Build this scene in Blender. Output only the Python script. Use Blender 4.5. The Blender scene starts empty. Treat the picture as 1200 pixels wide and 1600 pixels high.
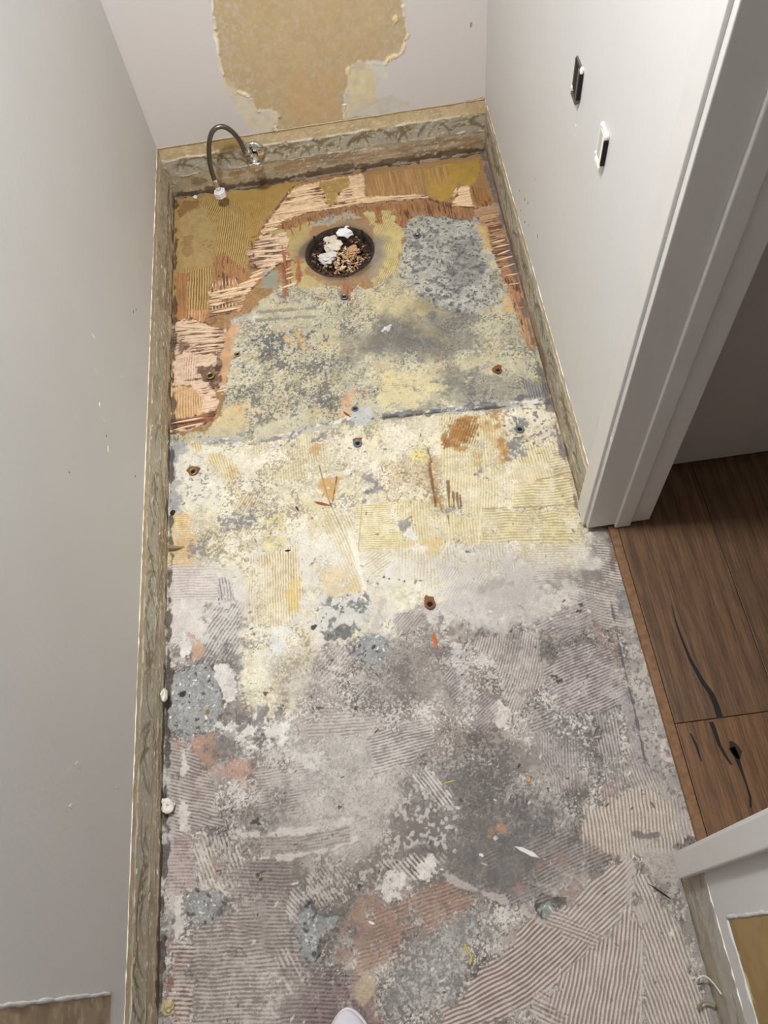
import bpy, bmesh, math, random
import numpy as np
from mathutils import Vector, Matrix

scene = bpy.context.scene
col = scene.collection
PI = math.pi

# ------------------------------------------------------------------ camera, world, lights, exposure
CAM = np.array([0.51746235, -1.99154605, 1.54650294])
EUL = (0.50228212, 0.08659507, -0.1138751)
FPX = 1255.53
cd = bpy.data.cameras.new('camera')
cam = bpy.data.objects.new('camera', cd)
col.objects.link(cam)
cam.location = CAM
cam.rotation_euler = EUL
cd.sensor_fit = 'VERTICAL'
cd.sensor_height = 32.0
cd.lens = FPX / 1600 * 32.0
cd.clip_start = 0.01
scene.camera = cam

w = bpy.data.worlds.new('world')
scene.world = w
w.use_nodes = True
w.node_tree.nodes['Background'].inputs[0].default_value = (0.9, 0.95, 1.0, 1)
w.node_tree.nodes['Background'].inputs[1].default_value = 0.01

LAMP = (0.23, -1.13, 2.25)
ld = bpy.data.lights.new('ceiling_lamp_light', 'AREA')
ld.shape = 'DISK'
ld.size = 0.20
ld.energy = 34.0
ld.color = (0.985, 0.99, 1.0)
lo = bpy.data.objects.new('ceiling_lamp_light', ld)
col.objects.link(lo)
lo.location = LAMP

hd = bpy.data.lights.new('hall_fill_light', 'AREA')  # added fill light, no lamp is known in the hall
hd.shape = 'DISK'
hd.size = 0.3
hd.energy = 1.2
hd.color = (1.0, 0.93, 0.85)
ho = bpy.data.objects.new('hall_fill_light', hd)
col.objects.link(ho)
ho.location = (1.75, -2.2, 2.36)

vs = scene.view_settings
vs.view_transform = 'Standard'
vs.look = 'None'
vs.gamma = 1.0
vs.use_curve_mapping = False
vs.exposure = 0.0

# ------------------------------------------------------------------ helpers
def rotm(e):
    a, b, c = e
    Rx = np.array([[1, 0, 0], [0, np.cos(a), -np.sin(a)], [0, np.sin(a), np.cos(a)]])
    Ry = np.array([[np.cos(b), 0, np.sin(b)], [0, 1, 0], [-np.sin(b), 0, np.cos(b)]])
    Rz = np.array([[np.cos(c), -np.sin(c), 0], [np.sin(c), np.cos(c), 0], [0, 0, 1]])
    return Rz @ Ry @ Rx
RM = rotm(EUL)

def onplane(px, py, axis=2, val=0.0):
    """photo pixel -> point on the plane axis=val of the room"""
    d = RM @ np.array([(px - 600) / FPX, -(py - 800) / FPX, -1.0])
    return CAM + d * ((val - CAM[axis]) / d[axis])

def F(px, py, z=0.0):
    p = onplane(px, py, 2, z)
    return Vector(p)

def lin(c):
    c = np.asarray(c, float) / 255.0
    return np.where(c <= 0.04045, c / 12.92, ((c + 0.055) / 1.055) ** 2.4)

def tag(o, label=None, cat=None, group=None, kind=None):
    if label: o['label'] = label
    if cat: o['category'] = cat
    if group: o['group'] = group
    if kind: o['kind'] = kind
    return o

def empty(name, loc=(0, 0, 0), rz=0.0):
    o = bpy.data.objects.new(name, None)
    col.objects.link(o)
    o.location = loc
    o.rotation_euler = (0, 0, rz)
    o.empty_display_size = 0.02
    return o

def mkobj(name, me, mat=None, parent=None):
    o = bpy.data.objects.new(name, me)
    col.objects.link(o)
    if mat is not None and not me.materials:
        me.materials.append(mat)
    if parent is not None:
        o.parent = parent
    return o

def bobj(name, bm, mat, parent=None, smooth=False):
    me = bpy.data.meshes.new(name)
    bmesh.ops.recalc_face_normals(bm, faces=bm.faces[:])
    if smooth:
        for f in bm.faces: f.smooth = True
    bm.to_mesh(me)
    bm.free()
    return mkobj(name, me, mat, parent)

def bm_box(bm, lo_, hi_, bevel=0.0):
    vs_ = [bm.verts.new((x, y, z)) for x in (lo_[0], hi_[0]) for y in (lo_[1], hi_[1]) for z in (lo_[2], hi_[2])]
    idx = [(0, 1, 3, 2), (4, 6, 7, 5), (0, 4, 5, 1), (2, 3, 7, 6), (0, 2, 6, 4), (1, 5, 7, 3)]
    fs = [bm.faces.new([vs_[i] for i in q]) for q in idx]
    if bevel:
        es = list({e for f in fs for e in f.edges})
        bmesh.ops.bevel(bm, geom=es, offset=bevel, segments=2, affect='EDGES', profile=0.5)
    return fs

def box(name, lo_, hi_, mat, parent=None, bevel=0.0):
    bm = bmesh.new()
    bm_box(bm, lo_, hi_, bevel)
    return bobj(name, bm, mat, parent)

def bm_tube(bm, pts, rad, seg=12, cap=True, matalt=False):
    pts = [Vector(p) for p in pts]
    n = len(pts)
    rads = rad if hasattr(rad, '__len__') else [rad] * n
    rings = []
    up = None
    for i, p in enumerate(pts):
        t = (pts[min(i + 1, n - 1)] - pts[max(i - 1, 0)]).normalized()
        if up is None:
            up = Vector((0, 0, 1)) if abs(t.z) < 0.9 else Vector((1, 0, 0))
        a = t.cross(up).normalized()
        b = a.cross(t).normalized()
        up = b
        rings.append([bm.verts.new(p + (a * math.cos(k * 2 * PI / seg) + b * math.sin(k * 2 * PI / seg)) * rads[i]) for k in range(seg)])
    for i in range(n - 1):
        for k in range(seg):
            f = bm.faces.new([rings[i][k], rings[i][(k + 1) % seg], rings[i + 1][(k + 1) % seg], rings[i + 1][k]])
            f.smooth = True
            if matalt: f.material_index = (i + k) % 2
    if cap:
        bm.faces.new(rings[0][::-1])
        bm.faces.new(rings[-1])

def bm_lathe(bm, prof, seg=32, axis=(0, 0, 0), M=None):
    """prof: (radius, height) list revolved about z, placed by matrix M"""
    M = M or Matrix.Identity(4)
    rings = []
    for r, h in prof:
        if r < 1e-6:
            rings.append([bm.verts.new(M @ Vector((0, 0, h)))])
        else:
            rings.append([bm.verts.new(M @ Vector((r * math.cos(k * 2 * PI / seg), r * math.sin(k * 2 * PI / seg), h))) for k in range(seg)])
    for a, b in zip(rings, rings[1:]):
        for k in range(seg):
            q = []
            for v in (a[k % len(a)], a[(k + 1) % len(a)], b[(k + 1) % len(b)], b[k % len(b)]):
                if v not in q: q.append(v)
            if len(q) > 2:
                f = bm.faces.new(q)
                f.smooth = True

def spline(ctrl, n):
    c = [Vector(p) for p in ctrl]
    c = [c[0] * 2 - c[1]] + c + [c[-1] * 2 - c[-2]]
    out = []
    m = len(c) - 3
    for i in range(n + 1):
        u = i / n * m
        k = min(int(u), m - 1)
        t = u - k
        p0, p1, p2, p3 = c[k:k + 4]
        out.append(0.5 * ((2 * p1) + (p2 - p0) * t + (2 * p0 - 5 * p1 + 4 * p2 - p3) * t * t + (3 * p1 - p0 - 3 * p2 + p3) * t ** 3))
    return out

# ------------------------------------------------------------------ materials
def newmat(name):
    m = bpy.data.materials.new(name)
    m.use_nodes = True
    nt = m.node_tree
    return m, nt, nt.nodes['Principled BSDF']

def plain(name, rgb, rough=0.6, metal=0.0, noise=0.0, nscale=60, bump=0.0, bscale=120, emit=0):
    m, nt, b = newmat(name)
    c = list(lin(rgb)) + [1]
    b.inputs['Base Color'].default_value = c
    b.inputs['Roughness'].default_value = rough
    b.inputs['Metallic'].default_value = metal
    tc = nt.nodes.new('ShaderNodeTexCoord')
    if noise:
        n = nt.nodes.new('ShaderNodeTexNoise')
        n.inputs['Scale'].default_value = nscale
        n.inputs['Detail'].default_value = 4
        nt.links.new(tc.outputs['Object'], n.inputs['Vector'])
        r = nt.nodes.new('ShaderNodeValToRGB')
        r.color_ramp.elements[0].position = 0.3
        r.color_ramp.elements[1].position = 0.7
        r.color_ramp.elements[0].color = [x * (1 - noise) for x in c[:3]] + [1]
        r.color_ramp.elements[1].color = [min(1, x * (1 + noise)) for x in c[:3]] + [1]
        nt.links.new(n.outputs['Fac'], r.inputs['Fac'])
        nt.links.new(r.outputs['Color'], b.inputs['Base Color'])
    if bump:
        n2 = nt.nodes.new('ShaderNodeTexNoise')
        n2.inputs['Scale'].default_value = bscale
        n2.inputs['Detail'].default_value = 5
        nt.links.new(tc.outputs['Object'], n2.inputs['Vector'])
        bp = nt.nodes.new('ShaderNodeBump')
        bp.inputs['Strength'].default_value = bump
        bp.inputs['Distance'].default_value = 0.004
        nt.links.new(n2.outputs['Fac'], bp.inputs['Height'])
        nt.links.new(bp.outputs['Normal'], b.inputs['Normal'])
    if emit:
        b.inputs['Emission Color'].default_value = c
        b.inputs['Emission Strength'].default_value = emit
    return m

def painted(name, rough=0.8, fine=0.16, bump=0.25, fscale=900, fleck=False):
    """colours from the mesh's own colour attribute, broken up by fine procedural grain"""
    m, nt, b = newmat(name)
    at = nt.nodes.new('ShaderNodeAttribute')
    at.attribute_name = 'Col'
    tc = nt.nodes.new('ShaderNodeTexCoord')
    n = nt.nodes.new('ShaderNodeTexNoise')
    n.inputs['Scale'].default_value = fscale
    n.inputs['Detail'].default_value = 3
    nt.links.new(tc.outputs['Object'], n.inputs['Vector'])
    mr = nt.nodes.new('ShaderNodeMapRange')
    mr.inputs['From Min'].default_value = 0.3
    mr.inputs['From Max'].default_value = 0.7
    mr.inputs['To Min'].default_value = 1 - fine
    mr.inputs['To Max'].default_value = 1 + fine
    nt.links.new(n.outputs['Fac'], mr.inputs['Value'])
    mx = nt.nodes.new('ShaderNodeVectorMath')
    mx.operation = 'SCALE'
    nt.links.new(at.outputs['Color'], mx.inputs[0])
    sc = mr.outputs['Result']
    if fleck:
        for k_, (sc_, lo_, hi_, a_, b_) in enumerate(((420, 0.60, 0.68, 1.0, 1.22), (380, 0.60, 0.70, 1.0, 0.70))):
            n3 = nt.nodes.new('ShaderNodeTexNoise')
            n3.inputs['Scale'].default_value = sc_
            n3.inputs['Detail'].default_value = 4
            n3.inputs['Roughness'].default_value = 0.65
            ad = nt.nodes.new('ShaderNodeVectorMath'); ad.operation = 'ADD'
            ad.inputs[1].default_value = (k_ * 3.7, k_ * 1.3, 0)
            nt.links.new(tc.outputs['Object'], ad.inputs[0]); nt.links.new(ad.outputs[0], n3.inputs['Vector'])
            m3 = nt.nodes.new('ShaderNodeMapRange')
            for nm, v in (('From Min', lo_), ('From Max', hi_), ('To Min', a_), ('To Max', b_)): m3.inputs[nm].default_value = v
            nt.links.new(n3.outputs['Fac'], m3.inputs['Value'])
            mu = nt.nodes.new('ShaderNodeMath'); mu.operation = 'MULTIPLY'
            nt.links.new(sc, mu.inputs[0]); nt.links.new(m3.outputs['Result'], mu.inputs[1])
            sc = mu.outputs[0]
    nt.links.new(sc, mx.inputs['Scale'])
    nt.links.new(mx.outputs['Vector'], b.inputs['Base Color'])
    b.inputs['Roughness'].default_value = rough
    if bump:
        bp = nt.nodes.new('ShaderNodeBump')
        bp.inputs['Strength'].default_value = bump
        bp.inputs['Distance'].default_value = 0.001
        nt.links.new(n.outputs['Fac'], bp.inputs['Height'])
        nt.links.new(bp.outputs['Normal'], b.inputs['Normal'])
    return m

PAINT_RGB = (214, 213, 211)
M_wall = plain('wall_paint', PAINT_RGB, 0.55, noise=0.015, nscale=6, bump=0.12, bscale=90)
M_trim = plain('trim_gloss_white', (216, 214, 211), 0.35, noise=0.02, nscale=20, bump=0.05, bscale=40)
M_ceil = plain('ceiling_white', (205, 204, 202), 0.8)
M_floor = painted('subfloor_surface', 0.78, 0.17, 0.4, 700, True)
M_strip = painted('torn_wallpaper_surface', 0.7, 0.07, 0.2)
M_backwall = painted('back_wall_surface', 0.6, 0.02, 0.1, 300)
M_chrome = plain('chrome', (215, 213, 210), 0.12, 1.0)
M_braidA = plain('braid_light', (158, 156, 152), 0.3, 1.0)
M_braidB = plain('braid_dark', (70, 68, 66), 0.35, 1.0)
M_nut = plain('nut_plastic', (238, 234, 236), 0.4)
M_screw = plain('screw_grey_metal', (120, 122, 125), 0.4, 0.7, noise=0.2, nscale=300)
M_brass = plain('screw_tarnished_brass', (150, 125, 80), 0.45, 0.6, noise=0.25, nscale=300)
M_rust = plain('rust', (132, 84, 58), 0.8, 0.1, noise=0.35, nscale=400)
M_black = plain('dark_cast_iron', (54, 42, 32), 0.85, 0.0, noise=0.6, nscale=90, bump=0.8, bscale=200)
M_hole = plain('cavity_shade', (22, 19, 17), 0.9)  # near-black paints the shade inside holes and slots

# ------------------------------------------------------------------ painted relief surfaces
def sstep(a, b, x):
    t = np.clip((x - a) / (b - a), 0, 1)
    return t * t * (3 - 2 * t)

class Surf:
    """a regular grid of points on a plane of the room: holds colour and relief of each point.
    axis: plane normal axis, val: its coordinate, s runs along axis sa, t along axis ta (world metres)"""
    def __init__(self, axis, val, sa, s0, s1, ta, t0, t1, step, sign, base, gain=1.0, seed=1, loc=False):
        self.axis, self.val, self.sa, self.ta, self.sign, self.gain, self.loc = axis, val, sa, ta, sign, gain, loc
        self.ns = int(round((s1 - s0) / step)) + 1
        self.nt = int(round(abs(t1 - t0) / step)) + 1
        self.s = np.linspace(s0, s1, self.ns).astype(np.float32)
        self.t = np.linspace(t0, t1, self.nt).astype(np.float32)
        self.step = step
        self.c = np.empty((self.nt, self.ns, 3), np.float32)
        self.c[:] = self.L(base)
        self.h = np.zeros((self.nt, self.ns), np.float32)
        self.seed = seed
        self.cache = {}
        self.rng = np.random.RandomState(seed)
        self.full = (slice(0, self.nt), slice(0, self.ns))
    def L(self, rgb):
        return np.minimum(lin(rgb) * self.gain, 0.9).astype(np.float32)
    def P(self, pts):
        if self.loc:
            return np.array(pts, float)
        return np.array([[p[self.sa], p[self.ta]] for p in (onplane(x, y, self.axis, self.val) for x, y in pts)])
    def noise(self, scale, k=0, asp=(1, 1)):
        key = (scale, k, asp)
        if key not in self.cache:
            rng = np.random.RandomState((hash((round(scale * 1e5), k, self.seed, round(asp[0] * 10), round(asp[1] * 10))) & 0x7fffffff))
            us = (self.s - self.s[0]) / (scale * asp[0])
            ut = np.abs(self.t - self.t[0]) / (scale * asp[1])
            R = rng.rand(int(ut.max()) + 3, int(us.max()) + 3).astype(np.float32)
            i = ut.astype(int); j = us.astype(int)
            fi = (ut - i)[:, None]; fj = (us - j)[None, :]
            fi = fi * fi * (3 - 2 * fi); fj = fj * fj * (3 - 2 * fj)
            A = R[i]; B = R[i + 1]
            A = A[:, j] * (1 - fj) + A[:, j + 1] * fj
            B = B[:, j] * (1 - fj) + B[:, j + 1] * fj
            return ((A * (1 - fi) + B * fi) * 2 - 1).astype(np.float32)
    def fbm(self, scale, k=0, oct=4, asp=(1, 1), gainf=0.6):
        k = k % 7
        key = ('f', scale, k, oct, asp, gainf)
        if key not in self.cache:
            a = 1.0; tot = 0; r = 0
            for o in range(oct):
                if scale / 2 ** o < self.step * 0.9: break
                r = r + a * self.noise(scale / 2 ** o, k * 7 + o, asp)
                tot += a * a
                a *= gainf
            self.cache[key] = (r / math.sqrt(tot) / 0.48).astype(np.float32)   # about unit variance
        return self.cache[key]
    def window(self, q, m):
        s0, t0 = q.min(0) - m
        s1, t1 = q.max(0) + m
        si = np.searchsorted(self.s, [s0, s1])
        if self.t[-1] > self.t[0]:
            ti = np.searchsorted(self.t, [t0, t1])
        else:
            ti = np.searchsorted(-self.t, [-t1, -t0])
        return (slice(max(ti[0], 0), min(ti[1], self.nt)), slice(max(si[0], 0), min(si[1], self.ns)))
    def grid(self, wd):
        return np.meshgrid(self.s[wd[1]], self.t[wd[0]])
    def sdf(self, pts, m=0.02):
        q = self.P(pts)
        wd = self.window(q, m)
        X, Y = self.grid(wd)
        d2 = np.full(X.shape, 1e9, np.float32)
        ins = np.zeros(X.shape, bool)
        n = len(q)
        for i in range(n):
            ax, ay = q[i]; bx, by = q[(i + 1) % n]
            ex, ey = bx - ax, by - ay
            L2 = ex * ex + ey * ey + 1e-12
            u = np.clip(((X - ax) * ex + (Y - ay) * ey) / L2, 0, 1)
            d2 = np.minimum(d2, (X - ax - u * ex) ** 2 + (Y - ay - u * ey) ** 2)
            if by != ay:
                c = ((ay > Y) != (by > Y)) & (X < (bx - ax) * (Y - ay) / (by - ay) + ax)
                ins ^= c
        d = np.sqrt(d2)
        return wd, np.where(ins, -d, d)
    def mask(self, pts, edge=0.003, rag=0.006, rs=0.025, k=0):
        wd, d = self.sdf(pts, edge + rag * 2 + 0.004)
        if rag:
            d = d + rag * (0.85 * self.fbm(rs, 40 + k, 4)[wd] + 0.35 * self.fbm(0.006, 3, 2)[wd])
        return wd, sstep(edge, -edge, d)
    def put(self, wd, m, rgb):
        c = self.c[wd]
        c += (self.L(rgb) - c) * m[..., None]
    def fill(self, pts, rgb, op=1.0, edge=0.003, rag=0.006, rs=0.025, k=0, h=None, cover=None, cs=0.012, soft=0.35, asp=(1, 1), vary=0.06):
        wd, m = self.mask(pts, edge, rag, rs, k)
        if cover is not None:      # patchy: only this share of the area
            th = 1.35 * (0.5 - cover) * 2
            m = m * sstep(th - soft, th + soft, self.fbm(cs, 11 + k, 4, asp)[wd])
        mm = m * op
        if op > 0.3: mm = mm * np.clip(0.93 + 0.16 * self.fbm(0.008, 6, 3)[wd], 0.4, 1)
        if vary:
            base = self.L(rgb) * (1 + vary * self.fbm(0.02, 5 + k, 4)[wd])[..., None]
            c = self.c[wd]
            c += (np.clip(base, 0, 0.92) - c) * mm[..., None]
        else:
            self.put(wd, mm, rgb)
        if h is not None:
            hh = self.h[wd]
            hh += (h - hh) * m
        return wd, m
    def add_h(self, wd, v):
        self.h[wd] += v
    def speck(self, pts, rgb, cover=0.1, cs=0.004, op=0.9, k=0, rag=0.01, edge=0.01, soft=0.2, asp=(1, 1), big=None, h=0.0):
        """small sharp-edged flecks inside a region; big = scale at which their density varies"""
        wd, m = self.mask(pts, edge, rag, 0.04, k)
        n = self.fbm(cs, 21 + k, 2, asp)[wd]
        if big:
            n = n * 0.8 + 0.75 * self.fbm(big, 31 + k, 3)[wd]
        th = 2.0 * (0.5 - cover) * 1.3
        mm = m * sstep(th - soft, th + soft, n)
        self.put(wd, mm * op, rgb)
        if h: self.h[wd] += h * mm
    def ridges(self, pts, line, pitch, cr, cg, op=1.0, h=0.0012, bend=0.0, brk=0.5, duty=0.5, rag=0.006, edge=0.003, k=0, fade=None, clean=False):
        """comb marks of a notched trowel: raised adhesive (cr) with the ground (cg) showing between"""
        if pitch > 0.0069 and not self.loc: pitch *= 0.76
        wd, m = self.mask(pts, edge, rag, 0.03, k)
        if not clean: m = m * np.clip(0.86 + 0.28 * self.fbm(0.04, 61 + k, 4)[wd], 0.2, 1)
        else: brk = 0.2
        if fade is not None:
            m = m * sstep(fade - 0.8, fade + 0.6, self.fbm(0.05, 60 + k, 3)[wd])
        a, b = self.P([line[:2], line[2:]])
        d = (b - a) / np.linalg.norm(b - a)
        X, Y = self.grid(wd)
        al = (X - a[0]) * d[0] + (Y - a[1]) * d[1]
        q = -(X - a[0]) * d[1] + (Y - a[1]) * d[0]
        q = q + bend * al * al + 0.0011 * self.fbm(0.05, 70 + k, 2)[wd]
        r = np.cos(2 * PI * q / pitch) + (duty - 0.5) * 2.4 + brk * self.fbm(0.012, 71 + k, 3)[wd]
        r = sstep(-0.6, 0.6, r)
        if cg is not None:
            self.put(wd, m * op * (1 - r), cg)
        if cr is not None:
            self.put(wd, m * op * r, cr)
        self.h[wd] += h * m * (r - 0.5)
    def stroke(self, pts, wdt, rgb, op=1.0, h=None, rag=0.0, edge=None, rs=0.02, k=0, taper=False, cover=None, cs=0.015, addh=0.0):
        q = self.P(pts)
        wd = self.window(q, wdt + rag * 2 + 0.004)
        X, Y = self.grid(wd)
        if X.size == 0: return
        d = np.full(X.shape, 1e9, np.float32)
        n = len(q)
        for i in range(n - 1):
            ax, ay = q[i]; bx, by = q[i + 1]
            ex, ey = bx - ax, by - ay
            u = np.clip(((X - ax) * ex + (Y - ay) * ey) / (ex * ex + ey * ey + 1e-12), 0, 1)
            dd = np.sqrt((X - ax - u * ex) ** 2 + (Y - ay - u * ey) ** 2)
            if taper:
                f = (i + u) / (n - 1)
                dd = dd + wdt * 0.5 * (1 - np.clip(np.sin(np.clip(f, 0.001, 0.999) * PI), 1e-4, 1) ** 0.7) * 0.95
            d = np.minimum(d, dd)
        if rag: d = d + rag * self.fbm(rs, 80 + k, 3)[wd]
        e = edge or max(self.step * 0.8, wdt * 0.18)
        m = sstep(wdt / 2 + e, wdt / 2 - e, d)
        if cover is not None:
            th = 1.35 * (0.5 - cover) * 2
            m = m * sstep(th - 0.3, th + 0.3, self.fbm(cs, 81 + k, 3)[wd])
        self.put(wd, m * op, rgb)
        if h is not None:
            hh = self.h[wd]; hh += (h - hh) * m
        if addh: self.h[wd] += addh * m
    def blob(self, c, r, rgb, op=1.0, h=None, rag=0.25, k=0, asp=1.0):
        q = self.P([c])[0]
        self.blobL(q, r, rgb, op, h, rag, k, asp)
    def blobL(self, q, r, rgb, op=1.0, h=None, rag=0.25, k=0, asp=1.0, ang=0.0):
        R = r * max(asp, 1 / asp)
        wd = self.window(np.array([q]), R * 1.6 + self.step)
        X, Y = self.grid(wd)
        if X.size == 0: return
        x, y = X - q[0], Y - q[1]
        ca, sn = math.cos(ang), math.sin(ang)
        x, y = x * ca + y * sn, -x * sn + y * ca
        d = np.sqrt((x / asp) ** 2 + (y * asp) ** 2) - r
        d = d + rag * r * self.fbm(0.004 if r < 0.006 else (0.01 if r < 0.02 else 0.06), 90 + k % 2, 2)[wd]
        e = max(self.step * 0.7, r * 0.1)
        m = sstep(e, -e, d)
        self.put(wd, m * op, rgb)
        if h is not None: self.h[wd] += h * m
    def spots(self, pts, n, r0, r1, rgb, op=0.9, h=0.0, k=0, asp=2.0, alln=None):
        q = self.P(pts)
        lo_, hi_ = q.min(0), q.max(0)
        rng = np.random.RandomState(1000 + k + len(pts) * 7)
        done = 0; tries = 0
        while done < n and tries < n * 8:
            tries += 1
            p = lo_ + rng.rand(2) * (hi_ - lo_)
            ins = False
            for i in range(len(q)):
                a, b = q[i], q[(i + 1) % len(q)]
                if (a[1] > p[1]) != (b[1] > p[1]) and p[0] < (b[0] - a[0]) * (p[1] - a[1]) / (b[1] - a[1]) + a[0]:
                    ins = not ins
            if not ins: continue
            r = r0 + (r1 - r0) * rng.rand() ** 2
            c = rgb[rng.randint(len(rgb))] if isinstance(rgb, list) else rgb
            self.blobL(p, r, c, op, h, 0.3, rng.randint(4), 1 + (asp - 1) * rng.rand(), rng.rand() * PI if alln is None else alln + rng.randn() * 0.3)
            done += 1
    def build(self, name, mat, parent=None, drop=None):
        X, Y = np.meshgrid(self.s, self.t)
        co = np.zeros((self.nt, self.ns, 3), np.float32)
        co[..., self.sa] = X
        co[..., self.ta] = Y
        co[..., self.axis] = self.val + self.sign * self.h
        idx = np.arange(self.nt * self.ns).reshape(self.nt, self.ns)
        quads = np.stack([idx[:-1, :-1], idx[:-1, 1:], idx[1:, 1:], idx[1:, :-1]], -1).reshape(-1, 4)
        # orientation: normal must point along sign*axis
        e1 = np.zeros(3); e1[self.sa] = self.s[1] - self.s[0]
        e2 = np.zeros(3); e2[self.ta] = self.t[1] - self.t[0]
        if np.cross(e1, e2)[self.axis] * self.sign < 0:
            quads = quads[:, ::-1]
        if drop is not None:
            dm = drop(X, Y).ravel()
            quads = quads[~dm[quads].all(1)]
        me = bpy.data.meshes.new(name)
        nv, nf = self.nt * self.ns, len(quads)
        me.vertices.add(nv)
        me.vertices.foreach_set('co', co.ravel())
        me.loops.add(nf * 4)
        me.loops.foreach_set('vertex_index', np.ascontiguousarray(quads).ravel().astype(np.int32))
        me.polygons.add(nf)
        me.polygons.foreach_set('loop_start', np.arange(0, nf * 4, 4, dtype=np.int32))
        me.polygons.foreach_set('use_smooth', np.ones(nf, bool))
        me.update(calc_edges=True)
        at = me.attributes.new('Col', 'FLOAT_COLOR', 'POINT')
        ca = np.ones((nv, 4), np.float32)
        ca[:, :3] = np.clip(self.c.reshape(-1, 3), 0.005, 0.92)
        at.data.foreach_set('color', ca.ravel())
        return mkobj(name, me, mat, parent)


# ------------------------------------------------------------------ the stripped floor
W = 0.90
HOLE = (0.454, -0.313); HR = 0.089
fl = Surf(2, 0.0, 0, -0.008, 0.958, 1, 0.008, -2.16, 0.00138, 1, (149, 141, 134), 1.0, seed=3)
A = fl.fill; Rg = fl.ridges; Sp = fl.speck; St = fl.stroke; Bl = fl.blob
ALL = [(200, 200), (1000, 200), (1250, 1700), (150, 1700)]

# --- lower half: grey levelling compound with scraped thinset
wd = fl.full
n1 = fl.fbm(0.16, 1, 5); n2 = fl.fbm(0.03, 2, 5); n3 = fl.fbm(0.006, 3, 3)
fl.c *= (1 + 0.10 * n1 + 0.07 * n2 + 0.06 * n3)[..., None]
fl.h += 0.0006 * n2 + 0.00025 * n3
LOW = [(262, 930), (700, 950), (990, 900), (1110, 1340), (1150, 1620), (240, 1620)]
A(LOW, (180, 172, 163), 0.75, cover=0.42, cs=0.05, edge=0.04, k=1)
A(LOW, (116, 109, 103), 0.75, cover=0.30, cs=0.06, edge=0.03, k=2)
A(LOW, (158, 142, 132), 0.5, cover=0.25, cs=0.09, edge=0.03, k=3)
Sp(LOW, (205, 199, 192), 0.16, 0.0045, 0.75, k=1, big=0.09, h=0.0004)
Sp(LOW, (98, 92, 90), 0.14, 0.0045, 0.7, k=2, big=0.07)
Sp(LOW, (218, 212, 204), 0.08, 0.003, 0.85, k=3, big=0.05)
Sp(LOW, (84, 78, 74), 0.07, 0.003, 0.75, k=4, big=0.06)
# darker scoured fields
A([(640, 1190), (800, 1170), (880, 1240), (900, 1300), (800, 1400), (690, 1400), (600, 1310)], (104, 99, 96), 0.75, edge=0.05, rag=0.02, rs=0.08, k=4)
A([(740, 1290), (905, 1270), (905, 1350), (800, 1390), (730, 1370)], (104, 101, 99), 0.6, edge=0.03, rag=0.015, k=5)
A([(590, 1000), (690, 990), (720, 1060), (690, 1110), (600, 1110), (540, 1080)], (128, 120, 114), 0.6, edge=0.04, rag=0.02, k=6)
A([(380, 1240), (470, 1230), (480, 1330), (400, 1360), (370, 1300)], (116, 110, 102), 0.6, edge=0.03, rag=0.02, k=7)
A([(420, 1330), (600, 1320), (600, 1400), (560, 1450), (480, 1410), (420, 1390)], (112, 105, 98), 0.7, edge=0.04, rag=0.02, k=8)
# light smooth skim
A([(470, 1140), (560, 1135), (640, 1150), (630, 1240), (580, 1290), (470, 1300), (440, 1220)], (193, 187, 180), 0.8, edge=0.03, rag=0.02, rs=0.06, k=9)
A([(440, 1280), (560, 1275), (600, 1310), (520, 1350), (440, 1320)], (186, 178, 170), 0.7, edge=0.03, rag=0.02, k=10)
Sp([(440, 1130), (650, 1130), (640, 1300), (440, 1330)], (140, 133, 128), 0.12, 0.004, 0.6, k=4)

# --- upper middle: cream adhesive
CREAM = [(262, 688), (420, 672), (560, 650), (700, 640), (862, 620), (905, 790), (925, 835), (915, 890), (820, 890), (720, 930),
         (620, 985), (560, 1000), (500, 1010), (470, 1080), (440, 1112), (392, 1105), (372, 1060), (368, 960), (262, 885)]
A(CREAM, (224, 215, 186), 0.97, edge=0.012, rag=0.014, rs=0.05, k=11)
fl.c[:] = np.clip(fl.c, 0, 0.9)
A(CREAM, (233, 227, 209), 0.7, cover=0.45, cs=0.06, edge=0.01, k=12)
A(CREAM, (210, 194, 148), 0.45, cover=0.25, cs=0.05, edge=0.01, k=13)
A(CREAM, (198, 189, 168), 0.45, cover=0.14, cs=0.03, edge=0.01, k=14)
Sp(CREAM, (168, 156, 130), 0.12, 0.0033, 0.55, k=5, big=0.08)
Sp(CREAM, (236, 230, 214), 0.15, 0.004, 0.7, k=6, big=0.05)
Sp(CREAM, (126, 120, 112), 0.035, 0.004, 0.65, k=7, big=0.05)
# chalky transition
A([(270, 885), (480, 850), (600, 880), (780, 870), (925, 850), (965, 900), (960, 950), (860, 970), (700, 990), (560, 990), (440, 1010), (262, 1010)],
  (216, 209, 199), 0.85, cover=0.66, cs=0.07, edge=0.03, rag=0.02, k=15)
A([(440, 830), (560, 820), (640, 870), (700, 930), (560, 940), (470, 900)], (228, 223, 210), 0.6, edge=0.04, rag=0.02, k=16)
A([(690, 860), (800, 850), (830, 920), (740, 980), (690, 930)], (196, 190, 184), 0.5, edge=0.04, rag=0.02, k=17)
A([(740, 900), (830, 880), (850, 960), (770, 990)], (172, 165, 160), 0.4, edge=0.03, rag=0.02, k=18)
A([(270, 900), (370, 900), (370, 990), (300, 1000), (268, 990)], (217, 210, 202), 0.95, edge=0.02, k=19)

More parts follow.
